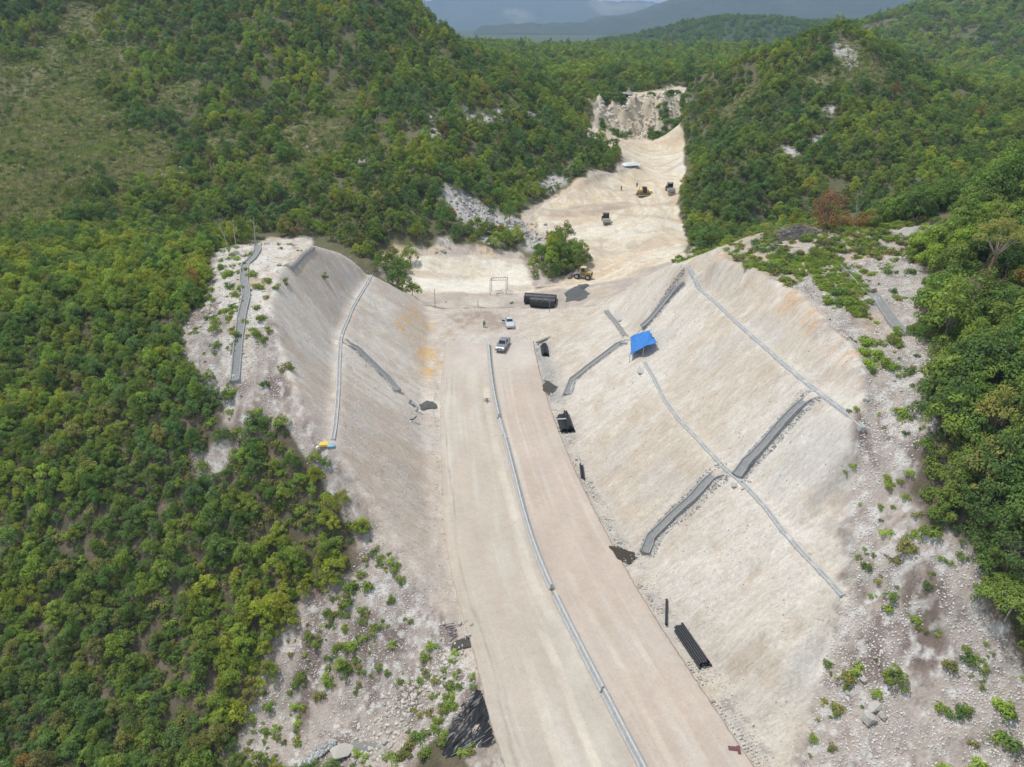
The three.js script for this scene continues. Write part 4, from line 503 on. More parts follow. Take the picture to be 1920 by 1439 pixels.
// ---------- far hills and mountains ----------
function ridge(name, D, depth, prof, base, colors, label, rough, nx = 260, nz = 60) {   // prof: [x, height] along the crest
  const xs = prof.map((p) => p[0]), x0 = xs[0], x1 = xs[xs.length - 1], top = (x) => { for (let i = 0; i + 1 < prof.length; i++) if (x <= prof[i + 1][0]) { const t = smooth(0, 1, (x - prof[i][0]) / (prof[i + 1][0] - prof[i][0])); return mix(prof[i][1], prof[i + 1][1], t); } return prof[prof.length - 1][1]; };
  const pos = [], col = [], idx = [], c = [0, 0, 0];
  for (let j = 0; j <= nz; j++) for (let i = 0; i <= nx; i++) {
    const x = mix(x0, x1, i / nx), v = (j / nz) * 2 - 1, z = -D - v * depth, s = 1 - Math.abs(v), f = smooth(0, 1, s) * 0.35 + s * 0.65, T = top(x) - base;
    const gul = (1 - Math.abs(fbm(x / (depth * 0.32), z / (depth * 0.9), 4)) * 2.2) * rough * s * (1.1 - s) * 3, h = base + T * f + gul + fbm(x / (depth * 0.1), z / (depth * 0.1), 4) * rough * 0.5 * (0.25 + s * 0.5) - (j === 0 || j === nz ? 20 : 0);
    pos.push(x, h, z); const q = fbm(x / (depth * 0.22) + 4, z / (depth * 0.3), 4), q2 = fbm(x / (depth * 0.04), z / (depth * 0.05), 3);
    c[0] = colors[0][0]; c[1] = colors[0][1]; c[2] = colors[0][2]; lerpC(c, colors[1], smooth(0.1, 0.4, q)); lerpC(c, colors[2], smooth(0.0, 0.5, q2) * 0.6); col.push(...c);
  }
  for (let j = 0; j < nz; j++) for (let i = 0; i < nx; i++) { const a = j * (nx + 1) + i, b = a + 1, d = a + nx + 1; idx.push(a, b, d, b, d + 1, d); }
  const g = new THREE.BufferGeometry(); g.setAttribute('position', new THREE.Float32BufferAttribute(pos, 3)); g.setAttribute('color', new THREE.Float32BufferAttribute(col, 3)); g.setIndex(idx); g.computeVertexNormals();
  const m = single(name, g, new THREE.MeshStandardMaterial({ vertexColors: true, roughness: 1 }), label, 'hill', null, 'structure'); m.userData.top = undefined; delete m.userData.top; return { mesh: m, geo: g };
}
const FG = [0.075, 0.105, 0.04], FG2 = [0.15, 0.16, 0.07], FG3 = [0.045, 0.07, 0.03];
const midHill = ridge('hill_wooded', 1450, 330, [[-60, 14], [140, 22], [210, 34], [270, 46], [330, 60], [390, 67], [470, 67], [560, 60], [680, 48], [900, 40], [1300, 30]], 10, [[0.05, 0.075, 0.03], [0.06, 0.08, 0.03], FG3], 'wooded dome shaped hill beyond the valley', 6, 300, 70);
ridge('hill_blue', 4800, 1200, [[-178, 10], [338, 20], [676, 76], [996, 183], [1209, 258], [1600, 334], [2311, 352], [3200, 290], [4622, 307]], 5, [[0.05, 0.07, 0.04], [0.065, 0.085, 0.045], [0.04, 0.055, 0.035]], 'blue hazy ridge descending towards the valley', 55, 240, 60);
ridge('mountains', 10000, 2300, [[-3824, 148], [-2353, 282], [-1544, 252], [-1176, 234], [-912, 289], [-515, 319], [294, 326], [764, 314], [1015, 239], [1264, 230], [1559, 246], [1839, 246], [2059, 208], [2647, 178], [4412, 266]], 0, [[0.09, 0.115, 0.07], [0.34, 0.33, 0.22], [0.065, 0.085, 0.055]], 'pale blue mountains on the horizon with lighter clearings', 120, 320, 70);
{   // the plain that carries the land on to the mountains
  const g = new THREE.PlaneGeometry(26000, 17000, 80, 80); g.rotateX(-Math.PI / 2); g.translate(0, 0, -9650);
  const p = g.attributes.position; for (let i = 0; i < p.count; i++) p.setY(i, 8 + 6 * fbm(p.getX(i) / 900, p.getZ(i) / 900, 3) - (p.getZ(i) > -1300 ? 6 : 0));
  g.computeVertexNormals(); single('plain', g, std([0.08, 0.105, 0.045], 1), 'green valley floor running on to the mountains', 'ground', null, 'structure');
}

// ---------- trees and bushes ----------
function leafCloud(r, clumps, n, size, droop = 0.35) {   // leaves as small folded blades spread over the clumps of a crown
  const pos = new Float32Array(n * 18), col = new Float32Array(n * 18), tot = clumps.reduce((s, c) => s + c[3] * c[3], 0), A = new THREE.Vector3(), U = new THREE.Vector3(), V = new THREE.Vector3(), N = new THREE.Vector3();
  let o = 0;
  for (const [cx, cy, cz, cr, fl = 0.75] of clumps) {
    const m = Math.round((n * cr * cr) / tot), tone = 0.84 + 0.32 * r();
    for (let k = 0; k < m && o < n; k++, o++) {
      const th = r() * Math.PI * 2, y = r() * 1.7 - 0.7, q = Math.sqrt(Math.max(0, 1 - y * y)), rad = cr * (0.55 + 0.5 * Math.sqrt(r()));
      N.set(q * Math.cos(th), y, q * Math.sin(th)); A.set(cx + N.x * rad, cy + N.y * rad * fl, cz + N.z * rad);
      N.y += 0.55; N.x += (r() - 0.5) * 1.3; N.y += (r() - 0.5) * 0.9; N.z += (r() - 0.5) * 1.3; N.normalize();
      U.set(r() - 0.5, r() - 0.5 - droop, r() - 0.5).cross(N).normalize(); V.crossVectors(N, U);
      const L = size * (0.6 + 0.8 * r()), w = L * (0.42 + 0.2 * r()), f = L * 0.16, t = tone * (0.78 + 0.44 * r()), yl = r();
      const P = [[-L * 0.5, 0, 0], [0, w * 0.5, -f], [L * 0.5, 0, -f * 0.4], [-L * 0.5, 0, 0], [L * 0.5, 0, -f * 0.4], [0, -w * 0.5, -f]];
      for (let e = 0; e < 6; e++) { const i = o * 18 + e * 3, [u, v, h] = P[e]; pos[i] = A.x + V.x * u + U.x * v + N.x * h; pos[i + 1] = A.y + V.y * u + U.y * v + N.y * h; pos[i + 2] = A.z + V.z * u + U.z * v + N.z * h; col[i] = t * (0.92 + 0.3 * yl * yl); col[i + 1] = t; col[i + 2] = t * (1.05 - 0.3 * yl); }
    }
  }
  const g = new THREE.BufferGeometry(); g.setAttribute('position', new THREE.BufferAttribute(pos.subarray(0, o * 18), 3)); g.setAttribute('color', new THREE.BufferAttribute(col.subarray(0, o * 18), 3)); g.computeVertexNormals(); return g;
}
function paint(g, c) { const n = g.attributes.position.count, a = new Float32Array(n * 3); for (let i = 0; i < n; i++) a.set(c, i * 3); g.setAttribute('color', new THREE.BufferAttribute(a, 3)); if (g.attributes.uv) g.deleteAttribute('uv'); return g.index ? g.toNonIndexed() : g; }
function woody(r, clumps, trunkH, r0, lean) {   // tapered trunk with a limb to each clump
  const list = [], fork = [lean * 0.5, trunkH, lean * 0.3]; list.push(rod([0, -0.5, 0], [fork[0] * 0.4, trunkH * 0.55, fork[2] * 0.4], r0, r0 * 0.8, 6), rod([fork[0] * 0.4, trunkH * 0.5, fork[2] * 0.4], fork, r0 * 0.8, r0 * 0.6, 6));
  for (const c of clumps.slice(0, 9)) { const mid = [mix(fork[0], c[0], 0.5) + (r() - 0.5) * 0.2, mix(fork[1], c[1], 0.45), mix(fork[2], c[2], 0.5) + (r() - 0.5) * 0.2]; list.push(rod(fork, mid, r0 * 0.5, r0 * 0.3, 5), rod(mid, [c[0], c[1], c[2]], r0 * 0.3, r0 * 0.1, 5)); }
  return join(list);
}
function treeKind(seed, o) {   // unit trees about 4 m tall and wide; scaled when planted
  const r = rng(seed), clumps = [];
  for (let k = 0; k < o.n; k++) { const a = k * 2.4 + r() * 0.9, q = Math.sqrt((k + 0.4) / o.n) * o.rx * (0.75 + 0.3 * r()), y = o.y0 + (o.y1 - o.y0) * (1 - (q / o.rx) ** 1.6) * (0.7 + 0.4 * r()) + (r() - 0.5) * 0.65; clumps.push([q * Math.cos(a), y, q * Math.sin(a), o.cr * (0.55 + 0.9 * r()), o.fl || 0.75]); }
  return { crown: leafCloud(r, clumps, o.leaves, o.size, o.droop), trunk: woody(r, clumps, o.trunk, o.r0, (r() - 0.5) * 0.8) };
}
const KINDS = [
  ...[1, 2, 3, 4, 5].map((k) => treeKind(100 + k, { n: 20 + k, rx: 1.55 + 0.12 * (k % 3), y0: 0.95, y1: 2.9 + 0.5 * (k % 3), cr: 0.46, trunk: 1.2, r0: 0.09, leaves: 1450, size: 0.235, fl: 0.92 })),   // bushy broadleaf
  ...[1, 2].map((k) => treeKind(200 + k, { n: 20, rx: 1.9, y0: 2.4, y1: 3.4, cr: 0.46, fl: 0.6, trunk: 2.0, r0: 0.10, leaves: 1300, size: 0.19, droop: 0.1 })),                                // flat topped
  ...[1, 2].map((k) => treeKind(300 + k, { n: 14, rx: 1.15, y0: 0.5, y1: 2.0, cr: 0.42, trunk: 0.6, r0: 0.06, leaves: 850, size: 0.21, fl: 0.95 })),                                                         // shrub
];
const leafMat = new THREE.MeshPhysicalMaterial({ color: 0xffffff, vertexColors: true, roughness: 0.95, side: THREE.DoubleSide, transmission: 0.35, thickness: 0, specularIntensity: 0.15 });
const barkMat = std([0.20, 0.165, 0.13], 0.95), paleBark = std([0.46, 0.42, 0.37], 0.9);
const massGeos = KINDS.map((k) => mergeGeometries([(() => { const g = k.crown.clone(); return g; })(), paint(k.trunk.clone(), [1.6, 1.1, 1.3])]));
const TINT = { mid: [0.245, 0.33, 0.072], deep: [0.165, 0.265, 0.07], yellow: [0.37, 0.43, 0.072], olive: [0.30, 0.305, 0.10], blue: [0.18, 0.285, 0.095], rust: [0.30, 0.20, 0.07], lime: [0.295, 0.41, 0.08] };
const planted = [];   // [x, z, size, kind, tint, area]
{
  const r = rng(2024), jit = () => (r() - 0.5) * 0.9;
  const bare = (x, z) => Math.max(zone('engineered', x, z), zone('road', x, z), (x < -27 && z > -186 ? 0 : z < -172 && z > -335 && x < -0.19 * z ? zone('farWide', x, z) * 0.5 : zone('farRoad', x, z)), zone('benchL', x, z), zone('pad', x, z), zone('embank', x, z));
  const band = (D0, D1, gap, fn) => { for (let D = D0; D < D1; D += gap) for (let x = -(0.86 * D + 48); x < 0.86 * D + 48; x += gap) { const px = x + jit() * gap, pz = -(D + jit() * gap); fn(px, pz, -pz); } };
  const tintFor = (x, z, area) => { const a = fbm(x / 14, z / 14, 3) + (r() - 0.5) * 0.75, b = r(); if (b < 0.003) return 'rust'; if (area === 'right') return a > 0.30 ? 'lime' : a < -0.1 ? 'deep' : b < 0.10 ? 'olive' : 'mid'; if (area === 'left') return a > 0.34 ? 'yellow' : a > 0.12 ? 'lime' : a < -0.32 ? 'blue' : a < -0.12 ? 'deep' : b < 0.2 ? 'olive' : 'mid'; return a > 0.47 ? 'yellow' : a > 0.28 ? 'lime' : a < -0.3 ? 'blue' : a < -0.1 ? 'deep' : b < 0.1 ? 'olive' : 'mid'; };
  band(32, 172, 1.25, (x, z, D) => {
    if (Math.hypot(x - 59.2, (z + 84) * 0.55) < 3.6 || Math.hypot(x - 64, z + 112) < 6.5 || bare(x, z) > 0.08 || zone('plateauR', x, z) > 0.25 || zone('rightBare', x, z) > 0.2) return;
    const ta = Math.max(zone('talusL', x, z), zone('talusR', x, z)), area = x < 0 ? 'left' : 'right';
    if (ta > 0.45 && r() > (ta > 0.85 ? 0.03 : 0.2)) return;
    if (area === 'left' && fbm(x / 6 + 31, z / 6, 3) > 0.26 && r() < 0.85) return;
    const big = area === 'right' ? 0.95 + 0.8 * r() ** 1.3 : 0.36 + 0.5 * r() ** 1.8 + (D > 105 ? 0.22 : 0); if (area === 'right' && r() < 0.62) return;
    const k = ta > 0.25 ? 7 + ((r() * 2) | 0) : r() < 0.72 ? (r() * 5) | 0 : r() < 0.45 ? 5 + ((r() * 2) | 0) : 7 + ((r() * 2) | 0);
    planted.push([x, z, ta > 0.25 ? 0.6 + 0.4 * r() : big * (k > 6 ? 0.85 : 1), k, tintFor(x, z, area), area]);
  });
  band(172, 400, 2.6, (x, z, D) => {
    if (bare(x, z) > 0.12) return;
    const gp = patch(SPOTS.grassPatch, x, z), rp = patch(SPOTS.rockPatch, x, z); if (rp > 0.35 && r() > 0.06) return; if (gp > 0.3 && r() > 0.55 + 1.3 * fbm(x / 9 - 4, z / 9, 3)) return; if (fbm(x / 11 + 5, z / 11, 3) > 0.3 && r() < 0.7) return;
    const k = gp > 0.3 && r() < 0.85 ? 7 + ((r() * 2) | 0) : r() < 0.8 ? (r() * 5) | 0 : r() < 0.35 ? 5 + ((r() * 2) | 0) : 7 + ((r() * 2) | 0); planted.push([x, z, (gp > 0.3 ? 0.34 : 0.68) + (gp > 0.3 ? 0.5 : 0.8) * r() ** 1.6, k, tintFor(x, z, 'hill'), 'hill']);
  });
  band(400, 1240, 6.4, (x, z, D) => { const up = height(x, z), patchy = x > 280 && fbm(x / 60, z / 60, 3) > 0.12 && r() < 0.6; if (patchy) return; planted.push([x, z, 1.7 + 0.9 * r(), (r() * 7) | 0, r() < 0.35 ? 'lime' : tintFor(x, z, 'hill'), 'plain']); });
}
const tintMat = {}, tintShift = (t, k) => [t[0] * k, t[1] * k, t[2] * (0.9 + 0.1 * k)];
for (const k in TINT) tintMat[k] = [0.86, 1.0, 1.16].map((s) => { const m = leafMat.clone(); m.color = rgb(...tintShift(TINT[k], s)); return m; });
const TINT_WORD = { mid: 'mid green', deep: 'dark green', yellow: 'yellow green', olive: 'olive brown', blue: 'bluish green', rust: 'rust coloured', lime: 'bright green' };
const placeWord = (area, z) => area === 'left' ? (z > -64 ? 'near the bottom left corner' : z > -90 ? 'on the slope left of the stony talus' : 'left of the hilltop drain') : z > -66 ? 'at the lower right edge above the talus' : z > -98 ? 'right of the straight plateau drain' : 'on the ridge behind the white marl heap';
function plantOne(name, kind, x, z, size, tint, label, category, group, turn, mat) {
  const t = thing(name, label, category, [x, rawHeight(x, z) - 0.1, z], turn, group); t.scale.setScalar(size);
  part(t, 'trunk', KINDS[kind].trunk, barkMat); part(t, 'crown', KINDS[kind].crown, mat || tintMat[tint][(Math.abs(x * 13.7) | 0) % 3]); return t;
}
{
  const F = 1333, cp = Math.cos(27 * Math.PI / 180), sp = Math.sin(27 * Math.PI / 180), r = rng(99);
  const seenFrom = (x, z, y) => {   // how large it shows, 0 when outside the frame or behind the land
    const dy = y - 62, depth = -z * cp - dy * sp; if (depth < 5) return 0;
    const u = 960 + (x / depth) * F, v = 719.5 - ((dy * cp - z * sp) / depth) * F; if (u < -20 || u > 1940 || v < -10 || v > 1460) return 0;
    for (let k = 0.3; k < 0.97; k += 0.03) if (62 + dy * k < ground.base(x * k, z * k) - 0.5) return 0;
    return 1 / depth;
  };
  const score = planted.map((p) => (p[5] === 'plain' || p[5] === 'hill' ? 0 : p[2] * (p[3] > 6 ? 0.6 : 1) * seenFrom(p[0], p[1], rawHeight(p[0], p[1]) + 3 * p[2])));
  const pick = (f, n) => [...planted.keys()].filter((i) => score[i] > 0 && f(planted[i])).sort((a, b) => score[b] - score[a]).slice(0, n);
  const own = new Set([...pick((p) => p[3] < 7, 300), ...pick((p) => p[3] > 6, 120)]);
  const bins = {};
  planted.forEach((p, i) => {
    const [x, z, s, k, t, area] = p, turn = r() * 6.28;
    if (own.has(i)) { const shape = k > 6 ? 'shrub' : k > 4 ? 'flat topped tree' : 'bushy tree', lab = `${TINT_WORD[t]} ${shape} ${placeWord(area, z)}`; plantOne(k > 6 ? 'shrub' : k > 4 ? 'flat_topped_tree' : 'broadleaf_tree', k, x, z, s, t, lab, k > 6 ? 'shrub' : 'tree', `${lab.replace('tree', 'trees').replace('shrub', 'shrubs')}`, turn); return; }
    const v = 0.8 + 0.4 * r(), c = TINT[t]; ((bins[area] ||= {})[k] ||= []).push([x, rawHeight(x, z) - 0.15, z, s, turn, (r() - 0.5) * 0.12, [c[0] * v * (0.9 + 0.2 * r()), c[1] * v, c[2] * v], 0.85 + 0.35 * r()]);
  });
  const NAMES = { left: ['scrub_mass_foreground', 'rest of the dense scrub forest covering the left foreground slope'], right: ['scrub_mass_side', 'rest of the dark forest behind the right talus slope'], hill: ['hill_forest', 'green scrub forest covering the two big hills'], plain: ['plain_forest', 'distant forest on the plain and hills beyond the cut'] };
  for (const a in bins) { const g = new THREE.Group(); g.name = NAMES[a][0]; tag(g, NAMES[a][1], 'forest', null, 'stuff'); scene.add(g); for (const k in bins[a]) scatter('tree_mass', massGeos[k], leafMat, bins[a][k], g); }
  {   // forest over the dome shaped hill
    const p = midHill.geo.attributes.position, list = [], rr = rng(8); for (let k = 0; k < 9000; k++) { const i = (rr() * p.count) | 0; if (p.getY(i) < 12 || p.getZ(i) < -1520) continue; const t = TINT[rr() < 0.6 ? 'deep' : 'mid']; list.push([p.getX(i) + (rr() - 0.5) * 6, p.getY(i) - 1.5, p.getZ(i) + (rr() - 0.5) * 10, 2.2 + rr(), rr() * 6, 0, t, 0.9]); }
    const g = new THREE.Group(); g.name = 'dome_hill_forest'; tag(g, 'dark forest on the dome shaped hill beyond the valley', 'forest', null, 'stuff'); scene.add(g); scatter('tree_mass', massGeos[0], leafMat, list, g);
  }
  console.log('planted', planted.length, 'single', own.size);
}
// ---------- bushes, dead trees and other plants that stand out ----------
const at = (k, i = 0) => SPOTS[k][i];
const weedKind = [1, 2, 3].map((k) => { const r = rng(400 + k), cl = []; for (let i = 0; i < 8; i++) cl.push([(r() - 0.5) * 0.9, 0.12 + 0.3 * r(), (r() - 0.5) * 0.9, 0.2 + 0.14 * r(), 0.9]); return { crown: leafCloud(r, cl, 260, 0.17, 0), trunk: join([rod([0, -0.1, 0], [0.05, 0.35, 0.02], 0.02, 0.01, 5), rod([0.02, 0, 0], [-0.25, 0.3, 0.2], 0.015, 0.008, 5)]) }; });
{
  const r = rng(71);
  SPOTS.weeds.filter(([x, z]) => !inPoly(WAYS.blackSheet, x, z)).forEach(([x, z, s], i) => {
    const where = x > 0 ? (z < -76 ? 'on the plateau rim above the right cut slope' : 'on the stony talus slope at lower right') : z < -95 ? 'on the pale bench beside the hilltop drain' : z > -52 && x > -12 ? 'on the embankment beside the black sheeting' : 'on the stony slope left of the cut';
    const rim = x > -20 && x < 12 && z < -140; const lab = rim ? 'tiny weed on the bare valley floor behind the junction' : `low green weed clump ${where}`;
    for (let q = 0; q < 2; q++) { if (q && rim) break; const dx = q ? (r() - 0.5) * 1.6 : 0, dz = q ? (r() - 0.5) * 1.6 : 0, k = weedKind[(r() * 3) | 0], t = thing('weed_clump', lab, 'weed', [x + dx, rawHeight(x + dx, z + dz) - 0.04, z + dz], r() * 6, lab.replace('weed clump', 'weed clumps')); t.scale.setScalar(s * (q ? 0.8 : 1.15)); part(t, 'stem', k.trunk, barkMat); part(t, 'leaves', k.crown, tintMat[['mid', 'deep', 'olive', 'mid', 'lime'][(r() * 5) | 0]][(r() * 3) | 0]); }
  });
  SPOTS.moundTrees.forEach(([x, z, s], i) => plantOne('mound_tree', [0, 3, 7, 1, 4, 8][i % 6], x, z, s * 1.15, ['mid', 'deep', 'lime', 'mid'][i % 4], 'leafy tree on the bush mound behind the wheel loader', 'tree', 'trees on the bush mound', i * 1.7));
  const lb = plantOne('round_bush', 7, ...at('loneBush').slice(0, 2), 0.62, 'deep', 'lone round bush on the bare left cut slope', 'bush', null, 1);
  const nt = plantOne('slope_tree', 1, -26.5, -157, 1.75, 'deep', 'leafy tree behind the nose of the left cut slope', 'tree', null, 2); plantOne('slope_tree', 2, -23.4, -158, 1.25, 'mid', 'smaller leafy tree beside the tree behind the left cut nose', 'tree', null, 3);
  // the pale barked spreading tree at the right edge
  const [gx, gz] = at('gumTree'), R = rng(606), cl = []; const T = thing('spreading_tree', 'tall red barked tree with bare limbs and thin crown at right edge', 'tree', [gx, rawHeight(gx, gz) - 0.2, gz]);
  for (const [a, q, y, s] of [[0.2, 1.6, 8.6, 1], [1.2, 2.2, 8.2, 1.0], [2.2, 2.4, 7.9, 0.9], [3.1, 2.6, 7.6, 0.9], [4.0, 2.0, 8.4, 0.9], [5.2, 1.9, 8.9, 1.0], [0.8, 0.5, 9.4, 1.0], [5.9, 2.9, 7.4, 0.8], [0.1, 3.3, 7.0, 0.8], [2.8, 1.0, 9.3, 0.9]]) cl.push([q * Math.cos(a), y, q * Math.sin(a), s, 0.6]);
  part(T, 'crown', leafCloud(R, cl, 2300, 0.26, 0.1), tintMat.olive[2]);
  const limb = [rod([0, -0.3, 0], [-0.05, 3, 0], 0.3, 0.25, 9), rod([-0.05, 2.9, 0], [0.15, 5.3, 0], 0.25, 0.2, 9)]; const lim2 = [];
  for (const c of cl) { const m = [c[0] * 0.45 + 0.1, 6.3 + R() * 0.6, c[2] * 0.45]; lim2.push(rod([0.12, 5.2, 0], m, 0.085, 0.06, 6), rod(m, [c[0], c[1], c[2]], 0.06, 0.02, 6)); }
  part(T, 'trunk', limb, std([0.24, 0.12, 0.08], 0.8)); part(T, 'limbs', lim2, std([0.40, 0.30, 0.24], 0.8));
  // the feathery bright tree low on the right
  const [fx, fz] = at('featherTree'), FR = rng(707), fc = []; for (let k = 0; k < 26; k++) { const a = k * 2.4, q = Math.sqrt(k / 26) * 3.0; fc.push([q * Math.cos(a), 3.4 + 1.6 * (1 - (q / 3.1) ** 2) + FR() * 0.5, q * Math.sin(a), 0.75 + 0.35 * FR(), 0.5]); }
  const FT = thing('feathery_tree', 'feathery bright green tree standing alone on the right talus', 'tree', [fx + 1, rawHeight(fx + 1, fz) - 0.2, fz]); FT.scale.setScalar(0.8); part(FT, 'trunk', woody(FR, fc, 2.2, 0.14, 0.3), paleBark); part(FT, 'crown', leafCloud(FR, fc, 3600, 0.27, 0.5), tintMat.lime[0]);
  // dead growth on the plateau
  const rustMat = leafMat.clone(); rustMat.color = rgb(0.34, 0.165, 0.105); const rustMat2 = leafMat.clone(); rustMat2.color = rgb(0.36, 0.22, 0.10);
  const [dx, dz] = at('deadTree'); { const q = rng(808), c = []; for (let k = 0; k < 12; k++) { const a = k * 2.4; c.push([1.9 * Math.sqrt(k / 12) * Math.cos(a), 0.8 + 5.4 * q(), 1.9 * Math.sqrt(k / 12) * Math.sin(a), 0.8 + 0.4 * q(), 1.1]); } const t = thing('dead_tree', 'tall dead tree with rust red leaves on the plateau', 'tree', [dx, rawHeight(dx, dz) - 0.2, dz]); t.scale.set(1.2, 1.2, 1.2); part(t, 'trunk', woody(q, c, 2, 0.16, 0.4), std([0.2, 0.13, 0.1], 0.95)); part(t, 'crown', leafCloud(q, c, 1500, 0.26, 0.6), rustMat); }
  const [sx, sz] = at('deadShrub'); for (const [ox, oz, m, lab] of [[0, 0, rustMat2, 'orange brown dying shrub right of the rust red dead tree'], [2.2, -1.0, rustMat, 'small rust red shrub behind the dying orange shrub'], [-3.6, 0.8, rustMat2, 'faded brown shrub at the foot of the rust red tree']]) { const t = thing('dying_shrub', lab, 'shrub', [sx + ox, rawHeight(sx + ox, sz + oz) - 0.1, sz + oz], 1 + ox); t.scale.setScalar(1.35); part(t, 'trunk', KINDS[8].trunk, barkMat); part(t, 'crown', KINDS[8].crown, m); }
  plantOne('plateau_bush', 3, sx + 1.6, sz + 1.8, 0.8, 'deep', 'dark green bush in front of the dying orange shrub', 'bush', null, 0.4);
  const snag = (x, z, h, lean, lab, m) => { const t = thing('bare_snag', lab, 'dead tree', [x, rawHeight(x, z) - 0.3, z]); part(t, 'stem', [rod([0, 0, 0], [lean * 0.4, h * 0.55, 0.1], 0.09, 0.07, 6), rod([lean * 0.4, h * 0.53, 0.1], [lean, h, 0], 0.07, 0.03, 6)], m); part(t, 'branch', [rod([lean * 0.4, h * 0.5, 0.1], [lean * 0.4 + 0.9, h * 0.85, 0.3], 0.045, 0.015, 5), rod([lean * 0.7, h * 0.75, 0.05], [lean - 0.8, h * 1.02, -0.2], 0.035, 0.012, 5)], m); };
  snag(60.5, -124.5, 6.5, -0.6, 'pale leafless crooked trunk behind the dying shrubs', paleBark);
  snag(-53.5, -131, 5.6, -0.9, 'leaning pale bare sapling at the left edge of the hilltop', paleBark); snag(-51.6, -130, 6.2, 0.3, 'upright bare sapling beside the leaning one on the hilltop', paleBark); snag(-49.0, -133, 5.8, 0.5, 'thin bare trunk behind the hilltop drain', paleBark);
}
// ---------- stones, weeds and piles ----------
{
  const r = rng(515), stones = [], chips = [], tufts = [], blades = [];
  const grassGeo = (() => { const q = rng(616), pos = [], col = []; for (let k = 0; k < 70; k++) { const a = q() * 6.28, d = 0.75 * Math.sqrt(q()), x = d * Math.cos(a), z = d * Math.sin(a), h = 0.35 + 0.5 * q(), lx = (q() - 0.5) * 0.5, lz = (q() - 0.5) * 0.5, w = 0.05 + 0.05 * q(), t = 0.8 + 0.4 * q(), c = Math.cos(a + 1.5) * w, s = Math.sin(a + 1.5) * w; pos.push(x - c, 0, z - s, x + c, 0, z + s, x + lx, h, z + lz); for (let e = 0; e < 3; e++) col.push(t, t, t * 0.95); } const g = new THREE.BufferGeometry(); g.setAttribute('position', new THREE.Float32BufferAttribute(pos, 3)); g.setAttribute('color', new THREE.Float32BufferAttribute(col, 3)); g.computeVertexNormals(); return g; })();
  const inside = (zn, n, fn) => { const p = ZONES[zn], xs = p.map((q) => q[0]), zs = p.map((q) => q[1]), a = Math.min(...xs), b = Math.max(...xs), c = Math.min(...zs), d = Math.max(...zs); for (let k = 0; k < n; k++) { const x = mix(a, b, r()), z = mix(c, d, r()); if (inPoly(p, x, z)) fn(x, z); } };
  const grey = () => { const v = 0.44 + 0.30 * r(); return [v, v * (0.93 + 0.04 * r()), v * (0.86 + 0.07 * r())]; };
  for (const zn of ['talusL', 'talusR']) {
    inside(zn, 190000, (x, z) => { if (zone('engineered', x, z) > 0.5 || fbm(x / 3, z / 5, 3) < -0.3 + 0.25 * r()) return; const s = 0.022 + 0.11 * r() ** 4.2; stones.push([x, rawHeight(x, z) + s * 0.25, z, s, r() * 6, r() - 0.5, grey()]); });
    inside(zn, zn === 'talusR' ? 1300 : 3200, (x, z) => { if (zone('engineered', x, z) > 0.4 || fbm(x / 4 + 8, z / 4, 3) < 0.02) return; tufts.push([x, rawHeight(x, z) - 0.05, z, 0.35 + 0.9 * r() ** 2, r() * 6, 0, tintShift(TINT[['mid', 'olive', 'deep', 'lime'][(r() * 4) | 0]], 0.8 + 0.5 * r())]); });
  }
  inside('benchL', 5000, (x, z) => { const s = 0.05 + 0.2 * r() ** 4; stones.push([x, rawHeight(x, z) + s * 0.2, z, s, r() * 6, r() - 0.5, grey()]); });
  inside('benchL', 260, (x, z) => { if (fbm(x / 4, z / 4, 3) < 0) return; tufts.push([x, rawHeight(x, z) - 0.05, z, 0.5 + 0.7 * r(), r() * 6, 0, tintShift(TINT.mid, 0.9 + 0.4 * r())]); });
  inside('plateauR', 5200, (x, z) => { const n = fbm(x / 5 + 3, z / 4, 3); if (Math.abs(x - 49.5) < 1.2 && z > -105) return; if (n > 0.1) tufts.push([x, rawHeight(x, z) - 0.05, z, 0.5 + 0.8 * r(), r() * 6, 0, tintShift(TINT[r() < 0.6 ? 'mid' : r() < 0.5 ? 'deep' : 'lime'], 0.9 + 0.4 * r())]); else if (r() < 0.5) { const s = 0.06 + 0.2 * r() ** 3; stones.push([x, rawHeight(x, z) + s * 0.2, z, s, r() * 6, r(), grey()]); } });
  inside('rightBare', 700, (x, z) => { if (fbm(x / 4 + 3, z / 5, 3) > 0.02) tufts.push([x, rawHeight(x, z) - 0.05, z, 0.4 + 0.7 * r(), r() * 6, 0, tintShift(TINT.mid, 0.9 + 0.4 * r())]); });
  inside('engineered', 120000, (x, z) => { if (roadAt(x, z) && r() > 0.015) return; if (fbm(x / 4 + 3, z / 4, 3) < -0.05) return; const s = 0.022 + 0.08 * r() ** 4 + (r() < 0.006 ? 0.08 : 0), v = r() < 0.4 ? 0.26 + 0.16 * r() : 0.55 + 0.24 * r(); chips.push([x, height(x, z) + s * 0.2, z, s, r() * 6, r(), [v, v * 0.93, v * 0.83]]); });
  // the stone lined ditch between the right carriageway and the slope
  const E = spline(ROADS.rightEdge, 300), Tt = spline(ROADS.toeR, 300); for (let k = 0; k < 5200; k++) { const i = (r() * 290) | 0, t = 0.06 + 0.9 * r(), x = mix(E[i].x, Tt[i].x, t), z = mix(E[i].z, Tt[i].z, t); if (fbm(x / 3, z / 3, 2) < -0.2) continue; const s = 0.035 + 0.12 * r() ** 3.5, v = 0.4 + 0.3 * r(); stones.push([x, rawHeight(x, z) + s * 0.2, z, s, r() * 6, r(), [v, v * 0.96, v * 0.9]]); }
